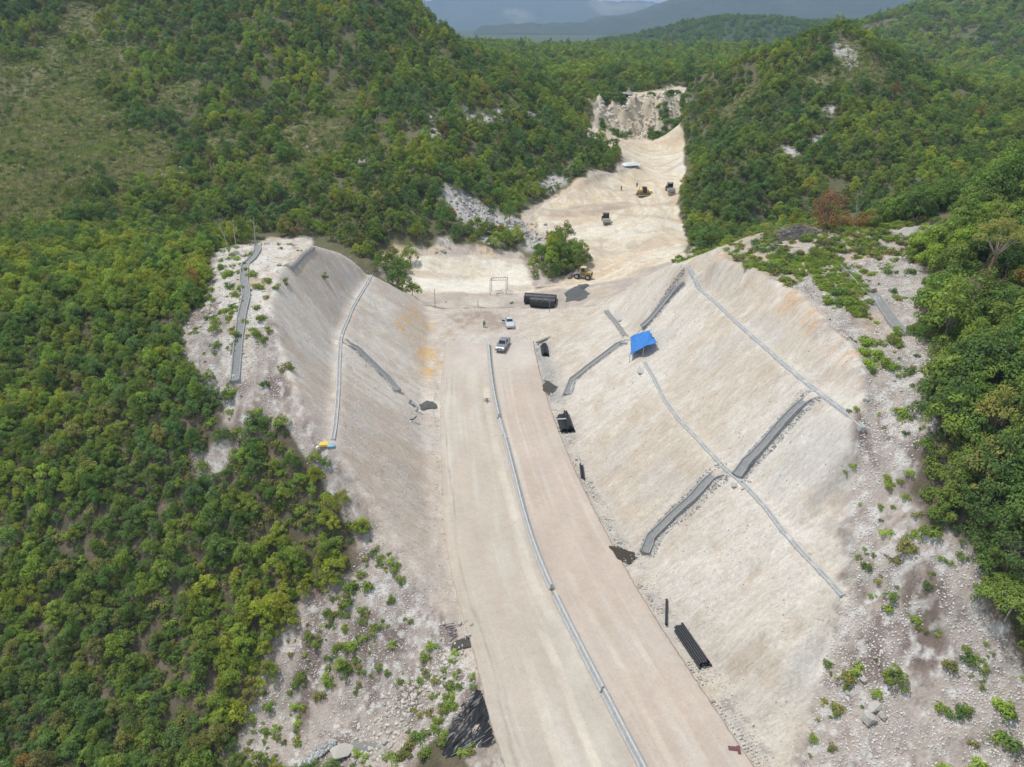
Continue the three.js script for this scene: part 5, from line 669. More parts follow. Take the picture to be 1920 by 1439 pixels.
  // the valley floor, far road edges and the foot of the gully
  inside('farRoad', 9000, (x, z) => { if (-z > 235 || fbm(x / 6, z / 6, 3) < -0.05 || zone('pad', x, z) > 0.4) return; const s = 0.05 + 0.22 * r() ** 4, v = 0.5 + 0.25 * r(); stones.push([x, rawHeight(x, z) + s * 0.2, z, s, r() * 6, r(), [v, v * 0.94, v * 0.85]]); });
  for (let k = 0; k < 1500; k++) { const t = r(), x = mix(-6, -17, t) + (r() - 0.5) * (2 + 5 * t), z = mix(-57.5, -48, t) + (r() - 0.5) * (2 + 4 * t), s = 0.035 + 0.26 * r() ** 4, v = 0.42 + 0.25 * r(); if (roadAt(x, z)) continue; stones.push([x, rawHeight(x, z) + s * 0.25, z, s, r() * 6, r(), [v, v * 0.93, v * 0.82]]); }
  // undergrowth on the forest floor, dry grass on the open hill flanks, broken rock on the outcrops
  for (let k = 0; k < 16000; k++) { const D = 36 + 134 * r(), x = (r() * 2 - 1) * (0.8 * D + 40), z = -D; if (Math.max(zone('engineered', x, z), zone('road', x, z), zone('farRoad', x, z), zone('benchL', x, z)) > 0.1 || (zone('embank', x, z) > 0.2 && (r() < 0.7 || inPoly(WAYS.blackSheet, x, z)))) continue; const ta = Math.max(zone('talusL', x, z), zone('talusR', x, z)); if (ta > 0.3 && r() > 0.05) continue; tufts.push([x, rawHeight(x, z) - 0.08, z, 0.7 + 0.9 * r(), r() * 6, 0, tintShift(TINT[['mid', 'olive', 'deep', 'lime', 'olive'][(r() * 5) | 0]], 0.65 + 0.5 * r())]); }
  for (const [cx, cz, R] of SPOTS.grassPatch) for (let k = 0; k < R * R * 6; k++) { const a = r() * 6.283, q = R * 1.25 * Math.sqrt(r()), x = cx + q * Math.cos(a), z = cz + 1.3 * q * Math.sin(a); if (zone('farRoad', x, z) > 0.1) continue; const v = 0.75 + 0.5 * r(), dry = r() < 0.6 + 0.6 * fbm(x / 8, z / 8, 2); (r() < 0.16 ? tufts : blades).push([x, rawHeight(x, z) - 0.1, z, 0.7 + 1.1 * r() ** 2, r() * 6, 0, dry ? [0.46 * v, 0.44 * v, 0.22 * v] : [0.30 * v, 0.37 * v, 0.10 * v], 0.55 + 0.5 * r()]); }
  for (const [cx, cz, R] of SPOTS.rockPatch) for (let k = 0; k < R * R * 3; k++) { const a = r() * 6.283, q = R * Math.sqrt(r()), x = cx + q * Math.cos(a), z = cz + 1.2 * q * Math.sin(a), s = 0.12 + 0.6 * r() ** 3, v = 0.25 + 0.28 * r(); stones.push([x, rawHeight(x, z) + s * 0.2, z, s, r() * 6, r() - 0.5, [v, v * 0.97, v * 0.93]]); }
  for (let k = 0; k < 900; k++) { const x = mix(40, 92, r()), z = -mix(338, 357, r()), n = fbm(x / 5, z / 5, 3); if (zone('farRoad', x, z) < 0.4) continue; if (n > 0.08) tufts.push([x, rawHeight(x, z) - 0.2, z, 1.6 + 1.6 * r(), r() * 6, 0, tintShift(TINT.deep, 0.8 + 0.5 * r())]); else { const s = 0.3 + 0.9 * r() ** 3, v = 0.48 + 0.24 * r(); stones.push([x, rawHeight(x, z) + s * 0.1, z, s, r() * 6, r(), [v, v * 0.92, v * 0.8]]); } }
  const g = (name, label, cat) => { const o = new THREE.Group(); o.name = name; tag(o, label, cat, null, 'stuff'); scene.add(o); return o; };
  const a = g('loose_stones', 'loose pale limestone rubble strewn over slopes, ditch and valley floor', 'stones'); [0, 1, 2].forEach((k) => scatter('stone_mass', STONE_GEOS[k], stoneMat, stones.filter((_, i) => i % 3 === k), a));
  const b = g('stone_chips', 'fine pale stone chips scattered over the cut slopes', 'stones'); scatter('chip_mass', STONE_GEOS[1], stoneMat, chips, b);
  const hg = g('hill_grass', 'dry pale grass on the open patches of the hillsides', 'grass'); scatter('grass_mass', grassGeo, leafMat, blades, hg);
  const c = g('ground_cover', 'low weeds and grass tufts covering the plateau and talus', 'weeds'); [0, 1, 2].forEach((k) => scatter('tuft_mass', weedKind[k].crown, leafMat, tufts.filter((_, i) => i % 3 === k), c));
  console.log('stones', stones.length, chips.length, tufts.length);
}
const rockMat = new THREE.MeshStandardMaterial({ color: rgb(0.80, 0.76, 0.69), roughness: 0.95, map: grainColor, bumpMap: grainBump, bumpScale: 0.05 });
function boulderGeo(seed, sx, sy, sz) { const r = rng(seed), pts = []; for (let k = 0; k < 26; k++) { const v = new THREE.Vector3(r() - 0.5, r() - 0.5, r() - 0.5).normalize().multiplyScalar(0.8 + 0.25 * r()); pts.push(new THREE.Vector3(v.x * sx, v.y * sy, v.z * sz)); } const g = new ConvexGeometry(pts), p = g.attributes.position, uv = new Float32Array(p.count * 2); for (let i = 0; i < p.count; i++) { uv[i * 2] = (p.getX(i) + p.getY(i) * 0.4) / 2; uv[i * 2 + 1] = (p.getZ(i) + p.getY(i) * 0.6) / 2; } g.setAttribute('uv', new THREE.BufferAttribute(uv, 2)); return g; }
{
  const BG = [1, 2, 3, 4, 5].map((k) => boulderGeo(k * 11, 1, 0.72, 0.85)), r = rng(52);
  SPOTS.boulders.forEach(([x, z, s], i) => {
    const where = x > 0 ? (z < -100 ? 'on the right plateau' : x < 22 && z < -60 ? 'in the ditch beside the right carriageway' : z < -76 ? 'on the plateau rim above the right cut' : 'on the right talus slope') : z < -95 ? (s > 0.85 ? 'in the white rock heap on the left hilltop' : 'in the rubble left of the hilltop drain') : x > -9.5 ? 'beside the dark mud patch at the road edge' : x > -17 ? 'in the gully at the bottom edge' : 'on the stony slope left of the cut', lab = `pale limestone boulder ${where}`;
    const m = new THREE.Mesh(BG[i % 5], rockMat); m.name = numbered('boulder'); m.castShadow = m.receiveShadow = true; m.position.set(x, rawHeight(x, z) + s * 0.18, z); m.rotation.set(r() * 0.5, r() * 6, r() * 0.5); m.scale.set(s * (0.7 + 0.3 * r()), s * (0.6 + 0.25 * r()), s * 0.75); tag(m, lab, 'boulder', lab.replace('boulder', 'boulders')); scene.add(m);
  });
  const [x, z] = at('slabStone'), m = single('slab_boulder', boulderGeo(77, 1.5, 0.55, 0.95), rockMat, 'big flat topped boulder at the bottom edge beside the gabion mattress', 'boulder'); m.position.set(x, rawHeight(x, z) + 0.55, z); m.rotation.set(0.1, 0.5, -0.06);
}
function mound(name, outline, h, mat, label, category, rag = 0.12, peak = 1) {   // a heap with that outline lying on the ground
  const cx = outline.reduce((s, p) => s + p[0], 0) / outline.length, cz = outline.reduce((s, p) => s + p[1], 0) / outline.length, edge = resample([...outline, outline[0]], 0.35).slice(0, -1), NR = 12, pos = [], uv = [], idx = [], n = edge.length;
  for (let k = 0; k <= NR; k++) for (let i = 0; i < n; i++) { const t = k / NR, q = 1 - t * (1 + rag * vnoise(i / 2.1, 3.3) * t), x = cx + (edge[i][0] - cx) * (1 - q), z = cz + (edge[i][1] - cz) * (1 - q), up = k === NR ? -0.12 : h * Math.pow(1 - t, peak) * (0.8 + 0.4 * vnoise(x / 1.1, z / 1.1)) + 0.04 * vnoise(x * 3, z * 3) + 0.02; pos.push(x - cx, height(x, z) + up - height(cx, cz), z - cz); uv.push(x / 2, z / 2); }
  for (let k = 0; k < NR; k++) for (let i = 0; i < n; i++) { const a = k * n + i, b = k * n + ((i + 1) % n), c = a + n, d = b + n; idx.push(a, b, c, b, d, c); }
  const g = new THREE.BufferGeometry(); g.setAttribute('position', new THREE.Float32BufferAttribute(pos, 3)); g.setAttribute('uv', new THREE.Float32BufferAttribute(uv, 2)); g.setIndex(idx); g.computeVertexNormals();
  const m = single(name, g, mat, label, category); m.material.side = THREE.DoubleSide; m.position.set(cx, height(cx, cz), cz); return m;
}
const heapMat = (c, b = 0.08) => new THREE.MeshStandardMaterial({ color: rgb(...c), roughness: 0.97, map: grainColor, bumpMap: grainBump, bumpScale: b });
const dark = [0.155, 0.155, 0.15];
mound('gravel_heap', WAYS.gravel, 0.9, heapMat([0.17, 0.175, 0.175]), 'dark grey gravel heap spread beside the black culvert pipes', 'gravel heap', 0.1, 0.7);
mound('gravel_heap', WAYS.ditchPile, 0.35, heapMat([0.13, 0.12, 0.11]), 'dark wet gravel heap lying in the roadside ditch', 'gravel heap', 0.2, 0.7);
mound('mud_heap', WAYS.wetPile, 0.22, heapMat([0.115, 0.09, 0.07]), 'dark brown wet mud at the foot of the slope chute', 'mud', 0.25, 0.7);
mound('gravel_heap', WAYS.asphaltFan, 0.5, heapMat([0.19, 0.19, 0.18]), 'small grey gravel heap on the left road shoulder', 'gravel heap', 0.2, 0.8);
mound('mud_heap', WAYS.mudFan, 0.25, heapMat([0.16, 0.145, 0.125]), 'dark grey mud spread at the left road edge', 'mud', 0.25, 0.6);
mound('grout_spill', WAYS.grout, 0.15, heapMat([0.33, 0.325, 0.315], 0.03), 'grey concrete spill in the gully between pale boulders', 'concrete spill', 0.2, 0.5);
{ const x = 64.4, z = -114.2, o = []; for (let k = 0; k < 16; k++) { const a = k / 16 * 6.283; o.push([x + 3.4 * Math.cos(a) * (1 + 0.15 * vnoise(k, 1)), z + 2.4 * Math.sin(a)]); } mound('marl_heap', o, 1.5, heapMat([0.70, 0.67, 0.61]), 'white marl heap on the plateau in front of the round hill', 'marl heap', 0.1, 0.9); }
{ const [x, z] = at('brushHeap'), o = [], r = rng(3); for (let k = 0; k < 16; k++) { const a = k / 16 * 6.283; o.push([x + 0.8 + 4.6 * Math.cos(a) * (1 + 0.2 * vnoise(k, 4)), z + 2.6 * Math.sin(a)]); } mound('debris_heap', o, 1.5, heapMat([0.30, 0.27, 0.25], 0.3), 'long heap of broken rock and brush left of the rust red tree', 'debris heap', 0.2, 0.8);
  const list = []; for (let k = 0; k < 150; k++) { const a = r() * 6.28, q = Math.sqrt(r()) * 0.95, px = x + 0.8 + 4.4 * q * Math.cos(a), pz = z + 2.5 * q * Math.sin(a), py = rawHeight(px, pz) + 1.45 * (1 - q) ** 0.8; list.push(rod([px, py, pz], [px + (r() - 0.5) * 2.4, py + 0.5 * r(), pz + (r() - 0.5) * 2], 0.04 + 0.03 * r(), 0.02, 5)); } single('brushwood', join(list), std([0.36, 0.31, 0.27], 0.95), 'tangle of dry grey branches on the debris heap', 'brushwood', null, 'stuff'); }
{   // black sheeting over the embankment: torn strips that follow the slope
  const P = WAYS.blackSheet, T = thing('black_sheeting', 'torn black plastic sheeting draped down the embankment at the road edge', 'sheeting', [P[0][0], height(P[0][0], P[0][1]), P[0][1]]), m = std([0.016, 0.016, 0.018], 0.42, { side: THREE.DoubleSide }), r = rng(19), x0 = P[0][0], y0 = height(P[0][0], P[0][1]), z0 = P[0][1];
  const xs = P.map((p) => p[0]), zs = P.map((p) => p[1]), pos = [], idx = [], id = new Map(), s = 0.11, nx = Math.ceil((Math.max(...xs) - Math.min(...xs)) / s), nz = Math.ceil((Math.max(...zs) - Math.min(...zs)) / s), X = Math.min(...xs), Zz = Math.min(...zs);
  const v = (i, j) => { const k = i * 9999 + j; if (!id.has(k)) { const x = X + i * s, z = Zz + j * s; id.set(k, pos.length / 3); pos.push(x - x0, rawHeight(x, z) + 0.14 + 0.12 * Math.abs(fbm((x + z) / 0.5, (x - z) / 3, 3)) * 2 + 0.05 * vnoise(x / 0.25, z / 0.25) - y0, z - z0); } return id.get(k); };
  for (let i = 0; i < nx; i++) for (let j = 0; j < nz; j++) { const x = X + (i + 0.5) * s, z = Zz + (j + 0.5) * s, w = 0.5 * fbm(x / 0.4, z / 0.4, 2); if (!inPoly(P, x + w, z + w * 0.6) || roadAt(x, z) || fbm((x + z) / 0.35 + 9, (x - z) / 2.6, 3) > 0.33) continue; idx.push(v(i, j), v(i, j + 1), v(i + 1, j), v(i + 1, j), v(i, j + 1), v(i + 1, j + 1)); }
  const g = new THREE.BufferGeometry(); g.setAttribute('position', new THREE.Float32BufferAttribute(pos, 3)); g.setIndex(idx); g.computeVertexNormals(); part(T, 'sheet', g, m);
  const st = []; for (let k = 0; k < 26; k++) { const i = (r() * P.length) | 0, a = P[i], x = mix(a[0], -4.5, 0.5 * r()) - x0, z = mix(a[1], -48.5, 0.5 * r()) - z0, y = rawHeight(x + x0, z + z0) + 0.3 - y0; st.push(rod([x, y, z], [x - 0.5 - 0.5 * r(), y - 0.25, z + 0.5 * r()], 0.018, 0.012, 4)); } part(T, 'loose_strap', st, std([0.5, 0.5, 0.48], 0.8));
}
{   // gabion mattress: stones in a wire box
  const P = WAYS.gabion, T = thing('gabion_mattress', 'wire gabion mattress of grey stones at the bottom edge', 'gabion', [P[0][0], height(P[0][0], P[0][1]), P[0][1]]), [x0, y0, z0] = T.position.toArray(), r = rng(23), list = []; const q = (u, v) => [mix(mix(P[0][0], P[1][0], u), mix(P[3][0], P[2][0], u), v), mix(mix(P[0][1], P[1][1], u), mix(P[3][1], P[2][1], u), v)];
  for (let k = 0; k < 620; k++) { const [x, z] = q(r(), r()), v = 0.22 + 0.42 * r(); list.push([x - x0, rawHeight(x, z) + 0.2 + 0.08 * r() - y0, z - z0, 0.08 + 0.09 * r(), r() * 6, r() * 2, [v, v * 1.01, v]]); } scatter('stone_fill', STONE_GEOS[2], stoneMat, list, T);
  const wires = [], pt = (u, v) => { const [x, z] = q(u, v); return [x - x0, rawHeight(x, z) + 0.36 - y0, z - z0]; }; for (let k = 0; k <= 4; k++) for (let j = 0; j < 8; j++) wires.push(rod(pt(k / 4, j / 8), pt(k / 4, (j + 1) / 8), 0.012, 0.012, 4)); for (let j = 0; j <= 12; j++) wires.push(rod(pt(0, j / 12), pt(1, j / 12), 0.012, 0.012, 4)); part(T, 'wire_mesh', wires, std([0.4, 0.42, 0.42], 0.5, { metalness: 0.6 }));
}
// ---------- vehicles ----------
const glassMat = std([0.02, 0.028, 0.034], 0.08), tyreMat = std([0.022, 0.022, 0.022], 0.85), rimMat = std([0.42, 0.43, 0.44], 0.35, { metalness: 0.8 }), blackMat = std([0.025, 0.025, 0.027], 0.6), chromeMat = std([0.6, 0.6, 0.6], 0.2, { metalness: 0.9 }), lampMat = std([0.75, 0.77, 0.78], 0.12), amberMat = std([0.5, 0.05, 0.03], 0.3);
const paintOf = (c, m = 0.35) => new THREE.MeshPhysicalMaterial({ color: rgb(...c), roughness: 0.38, metalness: m, clearcoat: 0.7, clearcoatRoughness: 0.12 });
function side(profile, w, bevel = 0.06) { const s = new THREE.Shape(profile.map((p) => new THREE.Vector2(...p))), g = new THREE.ExtrudeGeometry(s, { depth: w - 2 * bevel, bevelEnabled: true, bevelSize: bevel, bevelThickness: bevel, bevelSegments: 2, steps: 1 }); g.translate(0, 0, -(w / 2 - bevel)); return g; }   // x forward, y up
function wheel(parent, x, z, r, w, m = rimMat) { const t = part(parent, 'wheel', cyl(r, r, w, 22, 0, 0, 0, Math.PI / 2), tyreMat); t.position.set(x, r, z); part(t, 'rim', cyl(r * 0.6, r * 0.6, w + 0.02, 14, 0, 0, 0, Math.PI / 2), m); return t; }
function quad(a, b, c, d, out = 0.015) { const A = new THREE.Vector3(...a), n = new THREE.Vector3(...b).sub(A).cross(new THREE.Vector3(...d).sub(A)).normalize().multiplyScalar(out), pts = []; for (const p of [a, b, c, d]) { pts.push([p[0] + n.x, p[1] + n.y, p[2] + n.z], [p[0] - n.x * 0.5, p[1] - n.y * 0.5, p[2] - n.z * 0.5]); } return hull(pts); }
{   // grey double cab pickup coming towards the camera
  const [x, z] = at('truck'), T = thing('pickup_truck', 'grey double cab pickup truck driving beside the end of the median', 'pickup truck', [x, roadH(z) + 0.03, z], -Math.PI / 2 - 0.24), m = paintOf([0.30, 0.315, 0.34], 0.5);
  part(T, 'body', side([[-2.6, 0.5], [-2.62, 1.0], [-0.95, 1.02], [0.9, 1.08], [2.3, 0.98], [2.6, 0.82], [2.62, 0.5], [2.2, 0.36], [-2.2, 0.36]], 1.84, 0.1), m);
  const cab = part(T, 'cab', hull([[-1.15, 1.0, 0.84], [-1.15, 1.0, -0.84], [1.05, 1.04, 0.84], [1.05, 1.04, -0.84], [-0.95, 1.76, 0.66], [-0.95, 1.76, -0.66], [-0.8, 1.8, 0.6], [-0.8, 1.8, -0.6], [0.15, 1.8, 0.6], [0.15, 1.8, -0.6], [0.3, 1.76, 0.66], [0.3, 1.76, -0.66]]), m);
  part(cab, 'windscreen', quad([0.98, 1.1, 0.74], [0.98, 1.1, -0.74], [0.36, 1.71, -0.6], [0.36, 1.71, 0.6], -0.03), glassMat); part(cab, 'rear_window', quad([-1.12, 1.12, -0.7], [-1.12, 1.12, 0.7], [-0.98, 1.68, 0.58], [-0.98, 1.68, -0.58], -0.03), glassMat);
  for (const s of [-1, 1]) for (const [a, b, c, d] of [[-1.0, -0.1, -0.12, -0.86], [-0.02, 0.82, 0.26, -0.02]]) part(cab, 'side_window', quad([a, 1.12, s * 0.83], [b, 1.12, s * 0.83], [c, 1.68, s * 0.69], [d, 1.68, s * 0.69], 0.03), glassMat);
  part(T, 'cargo_bed', [box(1.4, 0.04, 1.5, -1.9, 1.03, 0), box(1.44, 0.1, 0.1, -1.9, 1.06, 0.82), box(1.44, 0.1, 0.1, -1.9, 1.06, -0.82)], blackMat); part(T, 'grille', rbox(0.08, 0.34, 1.05, 0.03, 2.64, 0.82, 0), blackMat); part(T, 'front_bumper', rbox(0.2, 0.22, 1.8, 0.08, 2.6, 0.5, 0), m);
  for (const s of [-1, 1]) { part(T, 'headlight', rbox(0.2, 0.2, 0.36, 0.05, 2.52, 0.86, s * 0.72), lampMat); part(T, 'mirror', rbox(0.12, 0.18, 0.22, 0.04, 0.75, 1.2, s * 1.0), m); part(T, 'tail_light', rbox(0.08, 0.3, 0.14, 0.03, -2.64, 0.85, s * 0.82), amberMat); for (const q of [-1.6, 1.62]) wheel(T, q, s * 0.8, 0.39, 0.26); }
  part(T, 'number_plate', box(0.02, 0.11, 0.5, 2.72, 0.52, 0), std([0.75, 0.75, 0.72], 0.5));
}
{   // silver car parked with an open door
  const [x, z] = at('car'), T = thing('parked_car', 'silver white car with an open door parked behind the pickup', 'car', [x, rawHeight(x, z) + 0.02, z], -Math.PI / 2 + 0.12), m = paintOf([0.62, 0.65, 0.69], 0.2);
  part(T, 'body', side([[-2.1, 0.35], [-2.15, 0.8], [-1.7, 0.95], [0.9, 0.94], [1.9, 0.78], [2.15, 0.6], [2.15, 0.35], [1.8, 0.25], [-1.8, 0.25]], 1.72, 0.1), m);
  const cab = part(T, 'cabin', hull([[-1.75, 0.9, 0.76], [-1.75, 0.9, -0.76], [0.95, 0.92, 0.76], [0.95, 0.92, -0.76], [-1.1, 1.42, 0.6], [-1.1, 1.42, -0.6], [0.1, 1.45, 0.6], [0.1, 1.45, -0.6]]), m);
  part(cab, 'windscreen', quad([0.88, 0.98, 0.68], [0.88, 0.98, -0.68], [0.18, 1.41, -0.56], [0.18, 1.41, 0.56], -0.03), glassMat); part(cab, 'rear_window', quad([-1.68, 0.98, -0.66], [-1.68, 0.98, 0.66], [-1.16, 1.39, 0.55], [-1.16, 1.39, -0.55], -0.03), glassMat);
  for (const s of [-1, 1]) { part(cab, 'side_window', quad([-1.35, 0.98, s * 0.76], [0.7, 0.98, s * 0.76], [0.05, 1.4, s * 0.63], [-1.0, 1.4, s * 0.63], 0.03), glassMat); part(T, 'headlight', rbox(0.22, 0.16, 0.34, 0.05, 2.06, 0.68, s * 0.62), lampMat); part(T, 'mirror', rbox(0.1, 0.13, 0.18, 0.03, 0.62, 1.0, s * 0.93), m); for (const q of [-1.3, 1.32]) wheel(T, q, s * 0.76, 0.31, 0.2); }
  part(T, 'grille', rbox(0.06, 0.2, 1.0, 0.02, 2.2, 0.52, 0), blackMat); part(T, 'front_bumper', rbox(0.14, 0.16, 1.66, 0.05, 2.16, 0.33, 0), m);
  const d = part(T, 'door', rbox(0.95, 0.62, 0.08, 0.03, -0.47, 0, 0), m); d.position.set(0.55, 0.66, 0.84); d.rotation.y = 1.1; part(d, 'door_window', box(0.7, 0.36, 0.03, -0.5, 0.46, 0), glassMat);
}
const yellowMat = std([0.58, 0.36, 0.05], 0.55), dustMat = std([0.50, 0.44, 0.36], 0.9), steelMat = std([0.30, 0.29, 0.28], 0.6, { metalness: 0.4 }), trackMat = std([0.11, 0.10, 0.09], 0.85), greyMat = std([0.36, 0.355, 0.34], 0.7);
function roller(i, label, turn, tone) {   // single drum compactor, drum towards the camera
  const [x, z] = at('roller', i), T = thing('road_roller', label, 'road roller', [x, rawHeight(x, z), z], turn, 'single drum rollers on the far cut');
  part(T, 'drum', cyl(0.78, 0.78, 2.1, 28, 1.6, 0.78, 0, Math.PI / 2), steelMat); part(T, 'drum_frame', [box(1.9, 0.3, 0.14, 1.4, 0.85, 1.16), box(1.9, 0.3, 0.14, 1.4, 0.85, -1.16), box(0.2, 0.34, 2.4, 2.4, 0.85, 0), box(0.25, 0.5, 2.3, 0.55, 0.95, 0)], tone);
  part(T, 'engine_hood', rbox(2.1, 0.9, 1.5, 0.12, -1.7, 1.45, 0), tone); part(T, 'chassis', rbox(2.6, 0.4, 1.6, 0.06, -1.3, 0.9, 0), steelMat);
  const c = part(T, 'cab', [box(1.3, 0.12, 1.7, -0.2, 2.95, 0), ...[[0.4, 0.8], [0.4, -0.8], [-0.8, 0.8], [-0.8, -0.8]].map(([a, b]) => box(0.1, 1.8, 0.1, a, 2.05, b)), box(1.3, 0.7, 1.6, -0.2, 1.35, 0)], blackMat); part(c, 'cab_window', [box(0.04, 0.95, 1.5, 0.42, 2.3, 0), box(1.1, 0.95, 0.04, -0.2, 2.3, 0.8), box(1.1, 0.95, 0.04, -0.2, 2.3, -0.8)], glassMat); part(c, 'cab_roof', rbox(1.4, 0.08, 1.8, 0.03, -0.2, 3.05, 0), dustMat);
  for (const s of [-1, 1]) { wheel(T, -1.6, s * 0.85, 0.72, 0.5, tone); part(T, 'work_light', rbox(0.1, 0.12, 0.18, 0.03, 0.5, 2.85, s * 0.6), lampMat); }
}
roller(0, 'road roller on the pale ramp nearest the gravel heap', -Math.PI / 2, dustMat); roller(1, 'small far road roller beside the foot of the round hill', -Math.PI / 2 + 0.05, dustMat);
{   // bulldozer, blade to the left
  const [x, z] = at('dozer'), T = thing('bulldozer', 'yellow bulldozer with blade and ripper on the far cut', 'bulldozer', [x, rawHeight(x, z), z], Math.PI + 0.1);
  for (const s of [-1, 1]) { const t = part(T, 'track', side([[-1.9, 0.3], [-1.7, 0.05], [1.7, 0.05], [2.0, 0.4], [1.8, 0.95], [-1.6, 1.05], [-2.0, 0.75]], 0.55, 0.05), trackMat); t.position.z = s * 1.05; part(t, 'track_frame', box(2.9, 0.4, 0.6, 0, 0.5, 0), yellowMat); for (const q of [-1.55, 1.5]) part(t, 'sprocket', cyl(0.36, 0.36, 0.62, 16, q, 0.56, 0, Math.PI / 2), steelMat); }
  part(T, 'engine_hood', rbox(1.9, 1.0, 1.1, 0.1, 1.05, 1.6, 0), yellowMat); part(T, 'chassis', rbox(3.4, 0.7, 1.3, 0.05, 0, 0.9, 0), steelMat); part(T, 'fuel_tank', rbox(0.8, 0.9, 1.7, 0.08, -1.5, 1.6, 0), yellowMat);
  const c = part(T, 'cab', [box(1.3, 0.1, 1.5, -0.45, 2.95, 0), ...[[0.15, 0.7], [0.15, -0.7], [-1.05, 0.7], [-1.05, -0.7]].map(([a, b]) => box(0.12, 1.5, 0.12, a, 2.2, b)), box(1.2, 0.5, 1.4, -0.45, 1.6, 0)], blackMat); part(c, 'cab_window', [box(0.04, 1.0, 1.3, 0.18, 2.3, 0), box(1.1, 1.0, 0.04, -0.45, 2.3, 0.7), box(1.1, 1.0, 0.04, -0.45, 2.3, -0.7)], glassMat);
  part(T, 'exhaust_stack', cyl(0.07, 0.07, 0.9, 10, 1.2, 2.5, 0.2), blackMat); const b = part(T, 'blade', (() => { const g = new THREE.CylinderGeometry(1.3, 1.3, 3.6, 14, 1, true, -0.55, 1.1); g.rotateX(Math.PI / 2); g.translate(1.75, 0.75, 0); return g; })(), std([0.4, 0.38, 0.34], 0.6, { side: THREE.DoubleSide })); for (const s of [-1, 1]) part(b, 'push_arm', rod([2.9, 0.4, s * 1.45], [0, 0.5, s * 1.45], 0.1, 0.1, 8), yellowMat);
  part(T, 'ripper', [box(0.5, 0.5, 1.6, -2.3, 1.1, 0), box(0.9, 0.2, 0.25, -2.7, 1.35, 0.4), box(0.9, 0.2, 0.25, -2.7, 1.35, -0.4), box(0.2, 1.1, 0.14, -3.1, 0.85, 0)], yellowMat);
}
{   // wheel loader with raised bucket at the foot of the bush mound
  const [x, z] = at('loader'), T = thing('wheel_loader', 'dusty yellow wheel loader parked at the foot of the bush mound', 'wheel loader', [x, rawHeight(x, z), z], -0.35);
  part(T, 'engine_hood', rbox(1.7, 0.9, 1.3, 0.12, 1.2, 1.5, 0), std([0.52, 0.36, 0.15], 0.7)); part(T, 'grille', rbox(0.1, 0.8, 1.2, 0.03, 2.07, 1.45, 0), blackMat); part(T, 'chassis', rbox(4.6, 0.5, 1.1, 0.06, -0.4, 0.9, 0), steelMat);
  const c = part(T, 'cab', [box(1.2, 0.7, 1.3, -0.2, 1.6, 0), ...[[0.3, 0.6], [0.3, -0.6], [-0.7, 0.6], [-0.7, -0.6]].map(([a, b]) => box(0.09, 1.1, 0.09, a, 2.4, b))], std([0.3, 0.21, 0.06], 0.7)); part(c, 'cab_roof', rbox(1.4, 0.14, 1.5, 0.05, -0.2, 3.0, 0), std([0.66, 0.5, 0.22], 0.7)); part(c, 'cab_window', [box(0.03, 0.8, 1.1, 0.32, 2.4, 0), box(0.95, 0.8, 0.03, -0.2, 2.4, 0.6), box(0.95, 0.8, 0.03, -0.2, 2.4, -0.6)], glassMat);
  for (const s of [-1, 1]) { wheel(T, 1.2, s * 0.85, 0.68, 0.5, dustMat); wheel(T, -1.7, s * 0.85, 0.68, 0.5, dustMat); part(T, 'lift_arm', rod([-0.9, 1.5, s * 0.45], [-3.2, 0.9, s * 0.45], 0.13, 0.1, 8), greyMat); }
  part(T, 'bucket', [box(0.08, 0.9, 2.3, -3.4, 0.7, 0, 0, 0, 0.3), box(0.9, 0.08, 2.3, -3.8, 0.3, 0, 0, 0, -0.1), box(0.9, 0.7, 0.06, -3.7, 0.55, 1.13), box(0.9, 0.7, 0.06, -3.7, 0.55, -1.13)], greyMat);
}
// ---------- people: one skin over a skeleton ----------
const figures = new Map();
function figure(bones, cell, pad = 0.06) { const key = JSON.stringify(bones) + cell; if (!figures.has(key)) figures.set(key, skinOf(bones, cell, pad)); return figures.get(key); }
function skinOf(bones, cell, pad) {   // bones: [a, b, ra, rb]; smooth union of tapered capsules
  const lo = [9, 9, 9], hi = [-9, -9, -9]; for (const [a, b, ra, rb] of bones) for (let k = 0; k < 3; k++) { lo[k] = Math.min(lo[k], a[k] - ra, b[k] - rb); hi[k] = Math.max(hi[k], a[k] + ra, b[k] + rb); }
  const span = Math.max(...hi.map((h, k) => h - lo[k])) + 2 * pad, n = Math.ceil(span / cell) + 4, mid = lo.map((l, k) => (l + hi[k]) / 2), mc = new MarchingCubes(n, new THREE.MeshBasicMaterial(), false, false, 400000); mc.isolation = 0;
  const s = span / 2, dist = (p, [a, b, ra, rb]) => { const ab = [b[0] - a[0], b[1] - a[1], b[2] - a[2]], ap = [p[0] - a[0], p[1] - a[1], p[2] - a[2]], L = ab[0] ** 2 + ab[1] ** 2 + ab[2] ** 2 || 1e-9, t = clamp((ap[0] * ab[0] + ap[1] * ab[1] + ap[2] * ab[2]) / L, 0, 1); return Math.hypot(ap[0] - ab[0] * t, ap[1] - ab[1] * t, ap[2] - ab[2] * t) - mix(ra, rb, t); };
  for (let k = 0; k < n; k++) for (let j = 0; j < n; j++) for (let i = 0; i < n; i++) { const p = [i, j, k].map((q, c) => mid[c] + ((q - n / 2) / (n / 2)) * s); let d = 9; for (const bo of bones) { const e = dist(p, bo), h = clamp(0.5 + (0.5 * (d - e)) / 0.03, 0, 1); d = mix(d, e, h) - 0.03 * h * (1 - h); } mc.field[k * n * n + j * n + i] = -d; }
  mc.update(); const c = mc.count, g = new THREE.BufferGeometry(); g.setAttribute('position', new THREE.BufferAttribute(mc.positionArray.slice(0, c * 3), 3)); g.scale(s, s, s); g.translate(...mid); g.computeVertexNormals(); return g;
}
